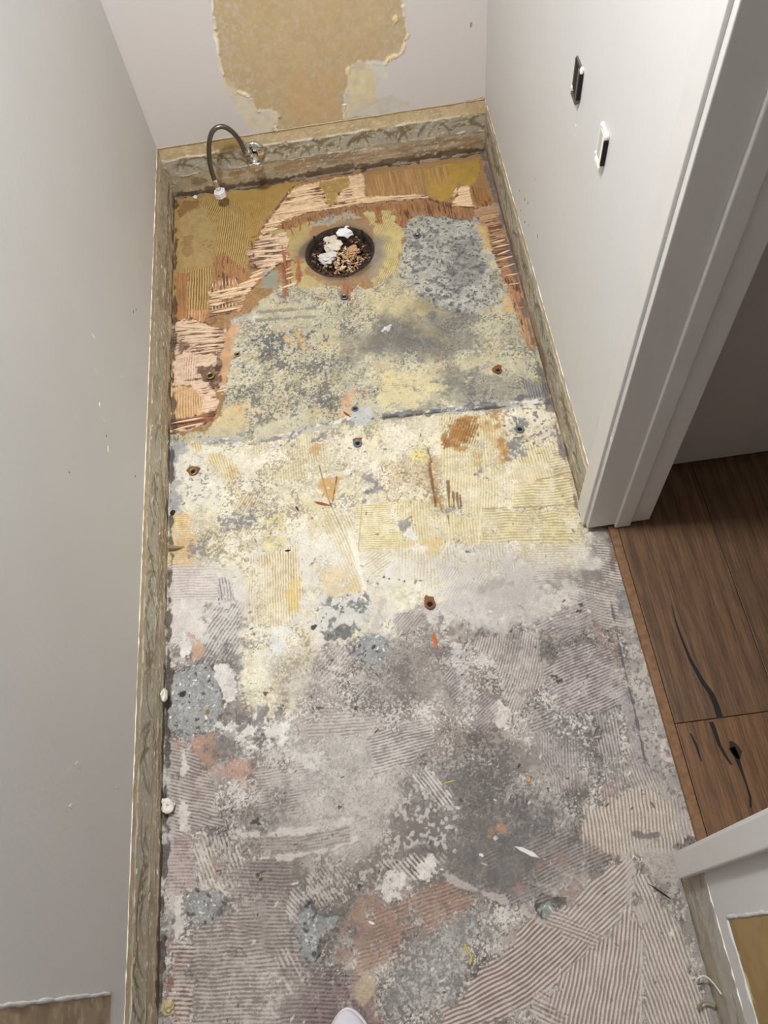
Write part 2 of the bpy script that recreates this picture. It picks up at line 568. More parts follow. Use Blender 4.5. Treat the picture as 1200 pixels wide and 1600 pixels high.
# --- upper third: grey-green mottled underlay
UP = [(262, 520), (345, 480), (430, 420), (470, 440), (560, 440), (600, 400), (640, 340), (750, 340), (790, 420), (812, 480), (840, 545), (864, 626),
      (760, 640), (600, 655), (480, 668), (380, 690), (262, 695)]
A(UP, (190, 184, 155), 1.0, edge=0.004, rag=0.006, k=20, h=-0.0012)
A(UP, (205, 198, 172), 0.8, cover=0.4, cs=0.035, k=21)
A(UP, (158, 154, 140), 0.6, cover=0.36, cs=0.02, k=22)
A(UP, (176, 165, 125), 0.5, cover=0.3, cs=0.05, k=23)
Sp(UP, (118, 115, 110), 0.17, 0.0045, 0.6, k=8, big=0.06)
Sp(UP, (212, 205, 178), 0.22, 0.004, 0.65, k=9, big=0.05, h=0.0005)
Sp(UP, (204, 172, 124), 0.04, 0.005, 0.4, k=10, big=0.04)
Sp(UP, (88, 86, 86), 0.06, 0.0035, 0.75, k=11, big=0.05)
for q, c, o in (
    ([(590, 500), (640, 470), (700, 465), (745, 500), (735, 545), (690, 560), (610, 565), (560, 545)], (104, 102, 100), 0.72),
    ([(660, 460), (700, 455), (710, 490), (670, 495)], (78, 76, 74), 0.6),
    ([(690, 575), (745, 575), (735, 615), (690, 620)], (92, 88, 86), 0.65),
    ([(540, 520), (600, 505), (605, 560), (550, 575)], (118, 114, 106), 0.6),
    ([(690, 600), (760, 580), (850, 600), (855, 625), (690, 640)], (118, 116, 114), 0.55),  # shadow along the seam's upper edge, painted into the colour
    ([(640, 615), (700, 610), (690, 645), (620, 650)], (122, 120, 112), 0.6),  # left end of the same painted seam shadow
    ([(620, 500), (700, 500), (690, 540), (620, 540)], (88, 87, 88), 0.45)):
    A(q, c, o, edge=0.02, rag=0.02, rs=0.05, k=24)
DK = [(400, 520), (500, 500), (530, 560), (500, 600), (420, 600), (365, 600), (370, 555)]
Sp(DK, (84, 85, 94), 0.24, 0.006, 0.8, k=12, big=0.04)
Sp([(370, 600), (520, 590), (560, 640), (380, 660)], (96, 95, 92), 0.22, 0.006, 0.75, k=13, big=0.03)
Sp([(330, 500), (420, 480), (420, 560), (360, 640)], (215, 212, 192), 0.3, 0.007, 0.7, k=14)
# broad shingle prints in the mottle
for i in range(10):
    x = 402 + (i % 5) * 19; y = 487 + (i // 5) * 13 - (i % 5) * 1.2
    St([(x, y), (x + 14, y - 1)], 0.009, (118, 118, 112), 0.6, rag=0.002, k=i)
A([(588, 582), (650, 572), (692, 600), (650, 640), (600, 628)], (219, 206, 162), 0.85, edge=0.008, rag=0.014, k=25, h=0.0006, cover=0.85, cs=0.02)
Rg([(588, 595), (650, 590), (650, 640), (590, 630)], (590, 612, 650, 608), 0.006, (222, 210, 168), (200, 184, 138), 0.6, k=2)
A([(560, 470), (640, 465), (700, 540), (600, 480)], (200, 182, 135), 0.3, edge=0.02, k=26)
A([(600, 440), (650, 450), (700, 490), (600, 490), (560, 480)], (205, 188, 140), 0.45, edge=0.015, rag=0.015, k=27)
A([(440, 525), (470, 515), (480, 540), (450, 545)], (205, 165, 105), 0.6, cover=0.6, cs=0.01, k=28)
A([(342, 640), (385, 622), (398, 640), (370, 665), (340, 672)], (226, 190, 130), 0.8, cover=0.65, cs=0.012, k=29)
A([(310, 655), (360, 640), (400, 665), (330, 690)], (205, 190, 150), 0.7, edge=0.01, k=30)
A([(535, 625), (552, 610), (545, 655), (532, 655)], (208, 164, 124), 0.65, k=31)
# crisp grey patch
GP = [(632, 352), (660, 335), (700, 333), (742, 340), (748, 370), (766, 420), (785, 470), (740, 490), (690, 480), (650, 455), (628, 425)]
A(GP, (164, 163, 154), 0.92, edge=0.012, rag=0.010, k=32, h=0.0002)
A(GP, (196, 195, 188), 0.65, cover=0.42, cs=0.010, k=33, edge=0.012, rag=0.01)
A(GP, (96, 96, 97), 0.75, cover=0.28, cs=0.014, k=34, asp=(1.3, 0.9), edge=0.012, rag=0.01)
Sp(GP, (72, 72, 76), 0.13, 0.006, 0.8, k=15)
A([(690, 380), (740, 370), (760, 440), (700, 460)], (92, 92, 96), 0.45, edge=0.02, rag=0.01, k=35)
# seam between the two sheets
SEAM = [(268, 700), (330, 688), (390, 692), (450, 682), (480, 668), (560, 652), (640, 645), (760, 634), (862, 625)]
St(SEAM, 0.014, (178, 175, 170), 0.75, rag=0.006, rs=0.02, k=1)
St(SEAM, 0.009, (224, 221, 214), 0.9, rag=0.004, rs=0.02, k=2, cover=0.55)
St(SEAM, 0.006, (116, 112, 110), 0.8, rag=0.003, rs=0.015, k=6, cover=0.3, cs=0.02)
St([(600, 650), (680, 642), (760, 632), (800, 625), (850, 612)], 0.010, (100, 98, 98), 0.8, rag=0.005, k=3)
St([(560, 656), (640, 648), (760, 637), (862, 629)], 0.0035, (74, 70, 66), 0.9, h=-0.004, rag=0.002, k=4)
St([(480, 672), (400, 694), (330, 692)], 0.003, (110, 106, 100), 0.8, h=-0.003, rag=0.002, k=5, cover=0.6)
Rg([(815, 600), (855, 595), (860, 620), (815, 625)], (830, 602, 834, 622), 0.006, (150, 148, 148), (108, 106, 106), 0.8, k=3)
Rg([(690, 640), (740, 632), (740, 648), (690, 652)], (700, 652, 712, 634), 0.006, (205, 203, 200), (120, 118, 116), 0.7, k=4)
A([(553, 640), (580, 636), (585, 655), (570, 666), (545, 662)], (190, 190, 190), 0.95, edge=0.003, rag=0.004, k=36, h=0.002)
A([(546, 655), (560, 660), (556, 668), (544, 662)], (150, 145, 128), 0.9, k=37)
A([(592, 508), (600, 512), (609, 507), (607, 515), (598, 518)], (222, 220, 216), 0.9, edge=0.002, rag=0.004, rs=0.01, k=3, h=0.0006)
Bl((398, 494), 0.007, (214, 212, 216), 0.9, 0.001)
A([(333, 495), (362, 493), (368, 505), (345, 512)], (206, 212, 212), 0.85, rag=0.005, k=38)
A([(330, 485), (385, 478), (390, 500), (335, 515)], (160, 160, 158), 0.5, edge=0.01, k=39)

# --- cream adhesive details
RC, GC = (229, 218, 182), (193, 174, 124)
Rg([(690, 652), (790, 643), (800, 720), (802, 792), (700, 795), (688, 720)], (748, 660, 758, 790), 0.0062, RC, (200, 184, 140), 0.85, bend=0.15, k=5)
Rg([(800, 700), (862, 685), (866, 745), (832, 757), (802, 748)], (828, 700, 842, 746), 0.0065, RC, (190, 172, 122), 0.9, k=6)
Rg([(804, 757), (895, 738), (902, 790), (804, 792)], (805, 778, 880, 773), 0.0068, RC, (186, 168, 120), 0.95, k=7)
Rg([(750, 795), (900, 790), (912, 835), (905, 852), (750, 848)], (750, 818, 900, 814), 0.0068, (224, 213, 172), (184, 166, 120), 0.95, k=8)
Rg([(800, 850), (912, 850), (935, 880), (930, 905), (800, 890)], (800, 868, 920, 866), 0.007, (222, 215, 195), (184, 172, 150), 0.7, k=9, fade=0.1)
Rg([(860, 705), (882, 700), (905, 785), (868, 786)], (860, 742, 888, 736), 0.0068, RC, (176, 160, 122), 0.9, k=10)
Rg([(558, 785), (616, 785), (622, 862), (560, 862)], (565, 802, 616, 801), 0.007, (232, 223, 186), (198, 178, 122), 0.9, k=11)
Rg([(618, 778), (750, 785), (750, 850), (622, 856)], (690, 785, 694, 850), 0.0062, (226, 215, 176), (196, 178, 130), 0.75, k=12)
Rg([(266, 805), (304, 800), (300, 882), (264, 882)], (268, 845, 300, 846), 0.007, (224, 205, 160), (202, 164, 104), 0.95, k=13)
Rg([(394, 872), (462, 850), (474, 940), (448, 978), (388, 970)], (428, 870, 430, 970), 0.0075, (230, 220, 190), (184, 160, 114), 0.85, k=14)
Rg([(500, 785), (545, 800), (575, 930), (550, 935)], (505, 790, 562, 925), 0.0065, (232, 224, 196), (196, 180, 140), 0.7, k=15)
Rg([(290, 690), (350, 688), (372, 740), (392, 790), (360, 780), (330, 720)], (330, 690, 352, 770), 0.0060, (226, 212, 168), (190, 160, 96), 0.7, k=16, fade=0)
Rg([(390, 690), (500, 675), (520, 740), (420, 760)], (450, 690, 454, 750), 0.0060, (226, 216, 180), (178, 160, 112), 0.55, k=17, fade=0.1)
Rg([(360, 790), (410, 750), (420, 790), (385, 840)], (380, 810, 408, 762), 0.006, (216, 206, 176), (170, 145, 100), 0.7, k=18, fade=0)
Rg([(620, 860), (700, 858), (700, 920), (620, 920)], (660, 860, 662, 920), 0.0066, (226, 218, 196), (188, 176, 150), 0.7, k=19, fade=0)
Rg([(575, 865), (622, 862), (600, 900), (570, 890)], (580, 890, 612, 868), 0.0066, (226, 218, 190), (188, 176, 148), 0.7, k=20)
Rg([(700, 850), (800, 850), (800, 890), (720, 900), (690, 880)], (720, 850, 724, 890), 0.0066, (222, 215, 200), (182, 172, 156), 0.6, k=21, fade=0.1)
St([(752, 795), (800, 793), (830, 792), (900, 788)], 0.003, (160, 140, 95), 0.7, rag=0.001)
St([(804, 757), (850, 748), (892, 738)], 0.003, (160, 140, 95), 0.7, rag=0.001)
St([(566, 785), (560, 860)], 0.003, (176, 156, 110), 0.6)
St([(752, 795), (748, 850)], 0.004, (232, 224, 190), 0.8, addh=0.001)
St([(545, 830), (560, 880), (572, 935)], 0.010, (236, 231, 214), 0.9, rag=0.002, addh=0.001)
St([(499, 728), (503, 745), (512, 775), (518, 792)], 0.003, (112, 100, 78), 0.85, h=-0.001)
St([(518, 792), (528, 815), (536, 832)], 0.002, (140, 128, 104), 0.7)
A([(803, 735), (840, 728), (862, 740), (830, 758), (806, 768)], (222, 206, 172), 0.9, edge=0.003, k=40)
# brown glue stains
for q, c, o in (
    ([(690, 668), (720, 652), (750, 648), (746, 676), (722, 702), (690, 704)], (164, 116, 52), 0.95),
    ([(735, 655), (770, 660), (800, 720), (786, 722), (760, 690)], (188, 150, 92), 0.55),
    ([(778, 655), (792, 690), (794, 720), (782, 712), (775, 680)], (172, 125, 65), 0.8),
    ([(765, 640), (790, 636), (785, 655), (762, 660)], (165, 120, 72), 0.8),
    ([(735, 690), (748, 700), (748, 740), (738, 720)], (172, 140, 84), 0.6),
    ([(500, 745), (532, 732), (533, 760), (516, 787), (505, 770)], (192, 146, 74), 0.85),
    ([(486, 700), (502, 696), (500, 716), (490, 722)], (190, 150, 96), 0.7),
    ([(668, 718), (676, 716), (682, 745), (690, 790), (672, 790), (668, 760)], (150, 112, 58), 0.85),
    ([(275, 845), (300, 840), (302, 880), (290, 885)], (206, 160, 96), 0.5),
    ([(600, 725), (680, 720), (680, 760), (620, 775)], (206, 184, 150), 0.6),
    ([(660, 840), (690, 835), (690, 870), (664, 868)], (206, 178, 110), 0.6),
    ([(476, 790), (505, 780), (520, 830), (490, 840)], (200, 180, 120), 0.45),
    ([(495, 890), (545, 880), (560, 925), (510, 935)], (214, 184, 132), 0.55),
    ([(450, 910), (470, 905), (472, 950), (450, 950)], (216, 190, 100), 0.6),
    ([(412, 812), (445, 806), (450, 850), (420, 860)], (222, 210, 150), 0.7),
    ([(640, 705), (668, 700), (668, 720), (645, 725)], (230, 215, 130), 0.7)):
    A(q, c, o, edge=0.006, rag=0.007, k=41, cover=0.84, cs=0.016, soft=0.8)
Rg([(690, 655), (745, 650), (742, 690), (692, 700)], (705, 700, 722, 655), 0.0062, None, (128, 84, 36), 0.8, k=22)
for x0, y0, x1, y1, w_ in ((671, 722, 681, 790, 4), (700, 752, 702, 792, 5), (708, 768, 709, 793, 5), (714, 770, 716, 792, 4), (719, 774, 720, 790, 4), (700, 806, 701, 818, 3), (668, 700, 674, 722, 3), (526, 745, 520, 782, 4)):
    St([(x0, y0), (x1, y1)], w_ * 0.0013, (112, 78, 30), 0.85, rag=0.0012, h=-0.001)
Sp([(590, 715), (690, 715), (690, 790), (600, 790)], (150, 120, 92), 0.14, 0.005, 0.7, k=16)
# bare grey islands in the cream
GR = (128, 126, 128)
for q in ([(622, 813), (640, 812), (644, 826), (626, 832)], [(694, 796), (704, 791), (718, 793), (708, 801)], [(566, 742), (580, 740), (590, 750), (572, 752)],
          [(572, 764), (596, 758), (588, 770), (574, 774)], [(790, 690), (812, 684), (822, 700), (815, 720), (795, 716)], [(800, 650), (826, 650), (824, 668), (806, 672)],
          [(840, 678), (866, 672), (862, 686), (845, 690)], [(480, 682), (505, 676), (510, 690), (488, 690)], [(304, 730), (325, 728), (326, 745), (308, 750)],
          [(345, 810), (395, 800), (400, 815), (345, 830)], [(298, 845), (325, 842), (322, 868), (298, 870)], [(450, 682), (458, 668), (460, 700), (452, 702)],
          [(748, 725), (757, 730), (757, 742), (748, 740)], [(570, 768), (580, 765), (578, 780), (568, 782)]):
    A(q, GR, 0.9, edge=0.002, rag=0.006, rs=0.012, k=42, h=-0.001, cover=0.72, cs=0.008)
A([(640, 825), (655, 840), (652, 848), (634, 836)], (226, 222, 214), 0.95, edge=0.002, rag=0.004, k=43, h=0.001)
A([(266, 695), (298, 686), (290, 720), (284, 765), (284, 800), (264, 800)], (156, 154, 158), 0.85, edge=0.004, rag=0.006, k=44)
A([(280, 712), (300, 704), (320, 722), (350, 770), (340, 795), (290, 790), (282, 750)], (230, 225, 208), 0.85, edge=0.006, rag=0.01, k=45)
Sp([(278, 710), (310, 706), (345, 780), (290, 800)], (126, 126, 124), 0.18, 0.006, 0.8, k=17)
Sp([(330, 760), (420, 740), (440, 830), (340, 840)], (130, 128, 126), 0.2, 0.005, 0.75, k=18)
A([(806, 640), (850, 632), (872, 690), (840, 700), (830, 665)], (226, 217, 194), 0.9, edge=0.006, rag=0.008, k=46)
Sp([(800, 640), (850, 632), (872, 695), (800, 700)], (112, 108, 108), 0.16, 0.007, 0.85, k=19)
fl.spots(CREAM, 150, 0.0012, 0.004, [(96, 88, 78), (120, 112, 100), (140, 122, 96)], 0.85, k=1)
for p in ((600, 902), (608, 904), (624, 906), (632, 908), (575, 908), (590, 912), (690, 795), (505, 795), (464, 794)):
    Bl(p, 0.0022, (62, 60, 54), 0.9)

# --- chalk / grey lower details
def blot(pts, c=(226, 221, 214), o=0.92, h=0.001, rag=0.008, k=50, **kw):
    A(pts, c, o, edge=0.002, rag=rag, rs=0.014, k=k, h=h, **kw)
WR, DG = (206, 198, 190), (150, 138, 134)
Rg([(266, 884), (345, 886), (348, 935), (266, 938)], (268, 910, 345, 908), 0.0065, (219, 211, 203), (184, 170, 163), 0.8, k=23)
Rg([(345, 905), (365, 905), (365, 935), (345, 935)], (350, 905, 353, 935), 0.0065, (205, 198, 195), (130, 126, 124), 0.8, k=24)
A([(335, 940), (385, 945), (375, 1000), (372, 1050), (345, 1040), (300, 1040), (320, 990)], (122, 118, 116), 0.85, edge=0.01, rag=0.012, k=51)
Rg([(330, 945), (380, 945), (370, 1020), (325, 1035), (300, 1040)], (372, 950, 322, 1030), 0.0068, (218, 212, 205), None, 0.85, h=0.0014, brk=0.7, duty=0.42, k=25)
Sp([(340, 960), (385, 950), (372, 1050), (340, 1040)], (212, 206, 198), 0.2, 0.004, 0.7, k=20)
blot([(273, 1002), (296, 994), (296, 1026), (276, 1022)])
A([(300, 993), (318, 993), (316, 1020), (298, 1032)], (194, 160, 132), 0.9, edge=0.002, k=52)
Rg([(470, 1060), (540, 1010), (560, 1030), (510, 1080)], (500, 1070, 540, 1020), 0.0065, (205, 197, 186), None, 0.6, k=26, fade=0)
Rg([(610, 960), (665, 935), (670, 960), (620, 1000)], (625, 990, 665, 945), 0.0075, (176, 168, 164), (146, 138, 135), 0.8, k=27)
St([(598, 940), (590, 970), (583, 992)], 0.010, (196, 188, 176), 0.8, rag=0.003, addh=0.0008)
St([(588, 1000), (565, 1050), (548, 1090)], 0.005, (188, 180, 170), 0.6, rag=0.003)
def concrete(pts, k, base=(151, 151, 148), h=-0.0025, dark=True):
    A(pts, base, 0.97, edge=0.002, rag=0.004, rs=0.02, k=k, h=h, vary=0.05)
    A(pts, (166, 166, 163), 0.5, cover=0.4, cs=0.018, k=k + 1, edge=0.004)
    Sp(pts, (120, 121, 122), 0.16, 0.0045, 0.5, k=k, edge=0.004, rag=0.003, h=-0.0006)
    Sp(pts, (205, 206, 205), 0.05, 0.0035, 0.6, k=k + 1, edge=0.004, rag=0.003)
    q_ = fl.P(pts); ar_ = np.prod(q_.max(0) - q_.min(0))
    fl.spots(pts, int(ar_ * 2400) + 3, 0.0012, 0.004, (66, 66, 66), 0.85, -0.001, k=k)
    fl.spots(pts, int(ar_ * 1200) + 2, 0.0012, 0.003, (232, 232, 230), 0.95, 0.0004, k=k + 40)
    if dark:
        St(list(pts) + [pts[0]], 0.0035, (88, 84, 82), 0.7, rag=0.003, k=k, cover=0.5, h=None)
concrete([(261, 1066), (285, 1046), (315, 1034), (338, 1048), (346, 1080), (346, 1112), (332, 1140), (300, 1152), (261, 1135)], 60, (155, 155, 152))
Bl((285, 1084), 0.006, (52, 52, 54)); Bl((323, 1113), 0.004, (140, 112, 60))
concrete([(553, 1002), (575, 988), (600, 996), (606, 1016), (598, 1038), (570, 1040), (553, 1022)], 63, (142, 142, 141))
concrete([(290, 1396), (320, 1385), (352, 1395), (352, 1415), (338, 1436), (330, 1452), (302, 1440), (288, 1420)], 66, (145, 145, 142))
concrete([(455, 1452), (470, 1418), (485, 1406), (495, 1432), (512, 1436), (524, 1434), (520, 1448), (503, 1460), (496, 1500), (476, 1512), (460, 1485)], 69, (145, 146, 143))
concrete([(345, 1487), (378, 1482), (382, 1500), (347, 1504)], 72, (142, 142, 140))
A([(836, 1414), (852, 1402), (882, 1404), (884, 1420), (876, 1444), (862, 1452), (842, 1438)], (84, 80, 76), 0.95, edge=0.002, rag=0.004, k=75, h=-0.003)
concrete([(842, 1420), (858, 1412), (874, 1410), (872, 1436), (862, 1444), (846, 1432)], 76, (146, 149, 144), -0.006, False)
A([(1043, 1208), (1060, 1206), (1064, 1230), (1046, 1234)], (120, 118, 118), 0.9, edge=0.003, rag=0.004, k=78, h=-0.001)
blot([(333, 1038), (356, 1040), (370, 1060), (366, 1088), (350, 1106), (344, 1078)], rag=0.004)
blot([(330, 1128), (352, 1132), (386, 1128), (402, 1106), (424, 1130), (470, 1112), (440, 1156), (400, 1172), (372, 1160)], cover=0.72, cs=0.02, k=53)
blot([(450, 1160), (500, 1150), (505, 1195), (470, 1215)], (208, 202, 196), 0.85, cover=0.6, cs=0.02, k=54)
A([(372, 1100), (386, 1128), (398, 1120), (412, 1100), (446, 1106), (436, 1130), (404, 1148), (380, 1136)], (112, 106, 106), 0.85, edge=0.003, rag=0.008, k=55, cover=0.7, cs=0.02)
A([(335, 1140), (370, 1150), (380, 1180), (345, 1190)], (118, 116, 114), 0.7, edge=0.006, rag=0.01, k=56)
A([(430, 1040), (490, 1030), (500, 1080), (440, 1100)], (158, 150, 144), 0.5, edge=0.02, rag=0.01, k=57)
blot([(420, 990), (440, 975), (455, 990), (440, 1020), (425, 1040)], (226, 226, 222), 0.85, cover=0.7, cs=0.012, k=58)
# chipped patch above the round one
A([(500, 936), (570, 928), (582, 950), (560, 985), (512, 1000), (496, 980)], (206, 205, 198), 0.9, edge=0.004, rag=0.008, k=59)
A([(500, 936), (570, 928), (582, 950), (560, 985), (512, 1000), (496, 980)], (112, 112, 110), 0.9, cover=0.35, cs=0.014, k=79, soft=0.2, h=-0.001)
A([(502, 986), (540, 978), (560, 984), (540, 1002), (510, 1002)], (96, 94, 93), 0.9, edge=0.003, rag=0.006, k=80, h=-0.0015)
Bl((490, 980), 0.006, (70, 68, 64))
# peach-pink old paint showing left
for q, c, o in (
    ([(295, 1158), (335, 1150), (342, 1172), (400, 1188), (412, 1212), (352, 1216), (300, 1196)], (182, 144, 124), 0.85),
    ([(330, 1180), (400, 1190), (400, 1240), (340, 1220)], (168, 140, 126), 0.5),
    ([(270, 1160), (290, 1155), (292, 1175), (270, 1175)], (176, 136, 116), 0.7),
    ([(920, 958), (946, 948), (966, 1000), (978, 1052), (936, 1062), (930, 1010)], (160, 138, 128), 0.8),
    ([(905, 1270), (926, 1262), (922, 1310), (904, 1322)], (160, 122, 104), 0.85),
    ([(895, 1330), (940, 1322), (985, 1330), (930, 1350), (880, 1350)], (164, 128, 106), 0.75),
    ([(845, 1330), (880, 1325), (880, 1350), (850, 1352)], (158, 128, 112), 0.7),
    ([(790, 1382), (830, 1375), (835, 1395), (800, 1402)], (160, 130, 116), 0.75),
    ([(760, 1285), (778, 1278), (784, 1296), (764, 1298)], (178, 142, 116), 0.9),
    ([(880, 1360), (925, 1350), (920, 1410), (880, 1400)], (152, 130, 120), 0.6),
    ([(945, 1225), (965, 1220), (970, 1250), (945, 1250)], (160, 132, 120), 0.6),
    ([(265, 1310), (300, 1300), (300, 1400), (262, 1400)], (168, 140, 136), 0.6),
    ([(325, 1340), (345, 1338), (345, 1362), (328, 1362)], (158, 120, 110), 0.8),
    ([(525, 1455), (545, 1440), (560, 1402), (600, 1412), (640, 1398), (690, 1368), (732, 1400), (722, 1440), (650, 1480), (610, 1510), (560, 1525), (530, 1515)], (160, 132, 115), 0.75),
    ([(480, 1540), (560, 1530), (560, 1600), (500, 1600)], (130, 104, 102), 0.6),
    ([(430, 1535), (520, 1530), (520, 1600), (420, 1600)], (108, 94, 96), 0.6),
    ([(560, 1570), (610, 1560), (612, 1600), (570, 1600)], (152, 116, 104), 0.7),
    ([(740, 1530), (840, 1480), (860, 1500), (760, 1570), (710, 1600)], (158, 122, 112), 0.6),
    ([(268, 1480), (276, 1496), (272, 1540), (266, 1520)], (150, 84, 66), 0.85),
    ([(268, 1560), (300, 1556), (292, 1610), (270, 1610)], (146, 84, 66), 0.8)):
    A(q, c, o * 0.9, edge=0.006, rag=0.009, k=81, cover=0.64, cs=0.018, soft=0.9)
Rg([(545, 1440), (700, 1380), (735, 1405), (650, 1485), (560, 1520)], (560, 1485, 720, 1425), 0.006, (172, 146, 130), (138, 112, 98), 0.6, k=65, fade=-0.2)
A([(545, 1532), (564, 1512), (586, 1530), (586, 1554), (566, 1570), (548, 1556)], (190, 170, 146), 0.9, edge=0.003, rag=0.002, k=82)
A([(612, 1488), (700, 1450), (762, 1440), (742, 1500), (702, 1560), (622, 1600)], (140, 137, 132), 0.7, edge=0.01, rag=0.012, k=83)
Sp([(612, 1488), (700, 1450), (762, 1440), (742, 1500), (702, 1560), (622, 1610)], (196, 194, 192), 0.22, 0.004, 0.7, k=21)
# comb marks on the grey
Rg([(262, 1160), (292, 1158), (330, 1215), (350, 1290), (262, 1306)], (266, 1228, 340, 1246), 0.0078, (196, 184, 178), (128, 116, 114), 0.85, k=28)
Rg([(262, 1312), (300, 1305), (306, 1385), (262, 1402)], (262, 1350, 306, 1350), 0.008, (192, 172, 168), (138, 116, 114), 0.85, k=29)
Rg([(300, 1300), (382, 1296), (390, 1392), (312, 1392)], (342, 1310, 372, 1395), 0.009, (216, 208, 196), None, 0.85, h=0.0015, duty=0.36, brk=0.8, k=30)
Rg([(300, 1450), (440, 1400), (470, 1500), (480, 1560), (440, 1612), (306, 1612)], (308, 1506, 440, 1500), 0.0082, (192, 181, 170), (134, 122, 118), 0.85, k=31)
Rg([(268, 1470), (306, 1466), (304, 1600), (270, 1600)], (268, 1520, 305, 1522), 0.0085, (206, 194, 180), (120, 104, 100), 0.9, k=32)
Rg([(360, 1345), (460, 1345), (470, 1500), (380, 1480)], (370, 1420, 470, 1425), 0.0078, (160, 146, 140), (112, 103, 101), 0.7, k=33, edge=0.012, rag=0.01)
Rg([(440, 1500), (560, 1520), (560, 1612), (440, 1612)], (450, 1560, 550, 1562), 0.008, (150, 134, 130), (98, 84, 86), 0.7, k=34)
Rg([(440, 1430), (470, 1390), (490, 1400), (460, 1440)], (440, 1395, 470, 1430), 0.009, (212, 204, 194), None, 0.8, duty=0.4, k=35)
Rg([(430, 1480), (470, 1490), (480, 1540), (450, 1552)], (440, 1485, 465, 1540), 0.010, (206, 196, 186), None, 0.8, duty=0.36, brk=0.9, k=36)
Rg([(470, 1370), (540, 1350), (545, 1410), (490, 1420)], (490, 1360, 530, 1420), 0.008, (200, 192, 178), None, 0.7, duty=0.38, brk=0.8, k=37)
Rg([(480, 1100), (640, 1125), (672, 1120), (672, 1142), (480, 1150)], (490, 1132, 660, 1122), 0.0065, (198, 190, 182), (146, 136, 132), 0.75, bend=-0.2, k=38, fade=-0.3)
Rg([(575, 1150), (670, 1130), (680, 1160), (630, 1200), (590, 1200)], (590, 1180, 668, 1160), 0.0075, (204, 197, 190), (134, 124, 121), 0.85, k=39)
Rg([(390, 1200), (460, 1190), (500, 1230), (470, 1270), (400, 1260)], (400, 1235, 480, 1222), 0.007, (196, 188, 182), (138, 128, 124), 0.7, k=40, fade=0)
St([(372, 1304), (420, 1304), (470, 1300), (545, 1284)], 0.012, (204, 196, 188), 0.85, rag=0.003, addh=0.0012, cover=0.8)
St([(398, 1342), (460, 1338), (510, 1328), (556, 1312)], 0.008, (206, 198, 190), 0.85, rag=0.002, addh=0.0012, cover=0.8)
St([(380, 1290), (450, 1290), (540, 1272)], 0.004, (160, 150, 144), 0.5, rag=0.001)
for i in range(5):
    St([(390, 1312 + i * 5), (470, 1309 + i * 5), (545, 1294 + i * 5)], 0.0026, (128, 118, 114), 0.6, rag=0.001, k=i, h=None, addh=-0.0008)
Rg([(648, 1215), (672, 1200), (716, 1262), (690, 1266)], (664, 1208, 706, 1264), 0.0085, (214, 206, 198), None, 0.95, h=0.0015, duty=0.5, brk=0.6, k=41)
Rg([(602, 1350), (650, 1330), (690, 1340), (660, 1372), (600, 1412)], (616, 1336, 652, 1378), 0.0095, (216, 208, 200), None, 0.9, h=0.0015, duty=0.42, brk=0.5, k=42)
blot([(602, 1384), (612, 1366), (634, 1370), (636, 1392), (624, 1412), (606, 1404)], (224, 217, 209), k=84)
blot([(646, 1358), (672, 1342), (680, 1352), (668, 1366), (654, 1372)], (224, 217, 209), k=85)
Sp([(600, 1230), (700, 1240), (720, 1330), (600, 1330)], (200, 193, 187), 0.26, 0.008, 0.8, k=22, h=0.0005)
Sp([(480, 1320), (640, 1320), (620, 1400), (500, 1400)], (196, 188, 182), 0.24, 0.006, 0.75, k=23)
blot([(764, 1106), (784, 1096), (796, 1114), (786, 1140), (768, 1134)], (220, 212, 202), rag=0.006, k=86)
blot([(776, 1064), (802, 1058), (806, 1084), (784, 1096)], (206, 199, 190), 0.85, cover=0.7, k=87)
blot([(748, 1026), (770, 1018), (790, 1040), (780, 1052), (760, 1040)], (206, 198, 192), 0.85, cover=0.7, k=88)
blot([(708, 1010), (717, 1010), (722, 1040), (716, 1070), (708, 1050)], (214, 208, 204), 0.85, k=89, cover=0.8)
Rg([(735, 1005), (800, 985), (838, 992), (842, 1060), (806, 1128), (788, 1080), (780, 1040)], (830, 1000, 806, 1115), 0.0070, (202, 194, 184), (146, 136, 132), 0.85, bend=0.5, k=43)
Rg([(842, 1036), (930, 1000), (968, 1040), (985, 1090), (940, 1112), (866, 1112)], (850, 1052, 940, 1012), 0.0075, (196, 186, 182), (122, 110, 110), 0.9, bend=0.2, k=44)
Rg([(820, 1104), (850, 1094), (868, 1130), (838, 1148)], (820, 1128, 862, 1110), 0.0078, (180, 172, 168), (112, 103, 102), 0.9, k=45)
Rg([(690, 1070), (735, 1050), (780, 1110), (760, 1150), (720, 1110)], (700, 1110, 760, 1060), 0.007, (180, 173, 169), (130, 121, 119), 0.6, k=46, fade=0)
Rg([(700, 1020), (735, 1015), (735, 1070), (705, 1070)], (700, 1050, 735, 1010), 0.007, (196, 190, 186), (120, 114, 113), 0.7, k=47, fade=0)
Rg([(928, 850), (962, 850), (996, 928), (950, 932)], (930, 882, 978, 888), 0.0080, (214, 207, 198), (124, 112, 108), 0.95, k=48)
Rg([(870, 912), (960, 908), (992, 992), (940, 975), (880, 930)], (885, 914, 965, 932), 0.0080, (206, 197, 188), (140, 128, 123), 0.85, k=49)
Rg([(840, 975), (930, 930), (950, 960), (870, 1010)], (845, 985, 940, 945), 0.0080, (188, 180, 176), (132, 122, 120), 0.7, k=50)
Rg([(830, 880), (925, 880), (925, 910), (840, 915)], (830, 895, 925, 893), 0.0075, (208, 200, 190), (160, 148, 140), 0.6, k=51, fade=0.1)
Rg([(680, 880), (760, 870), (760, 920), (700, 960)], (700, 950, 740, 880), 0.007, (210, 204, 196), (166, 158, 152), 0.5, k=52, fade=0.1)
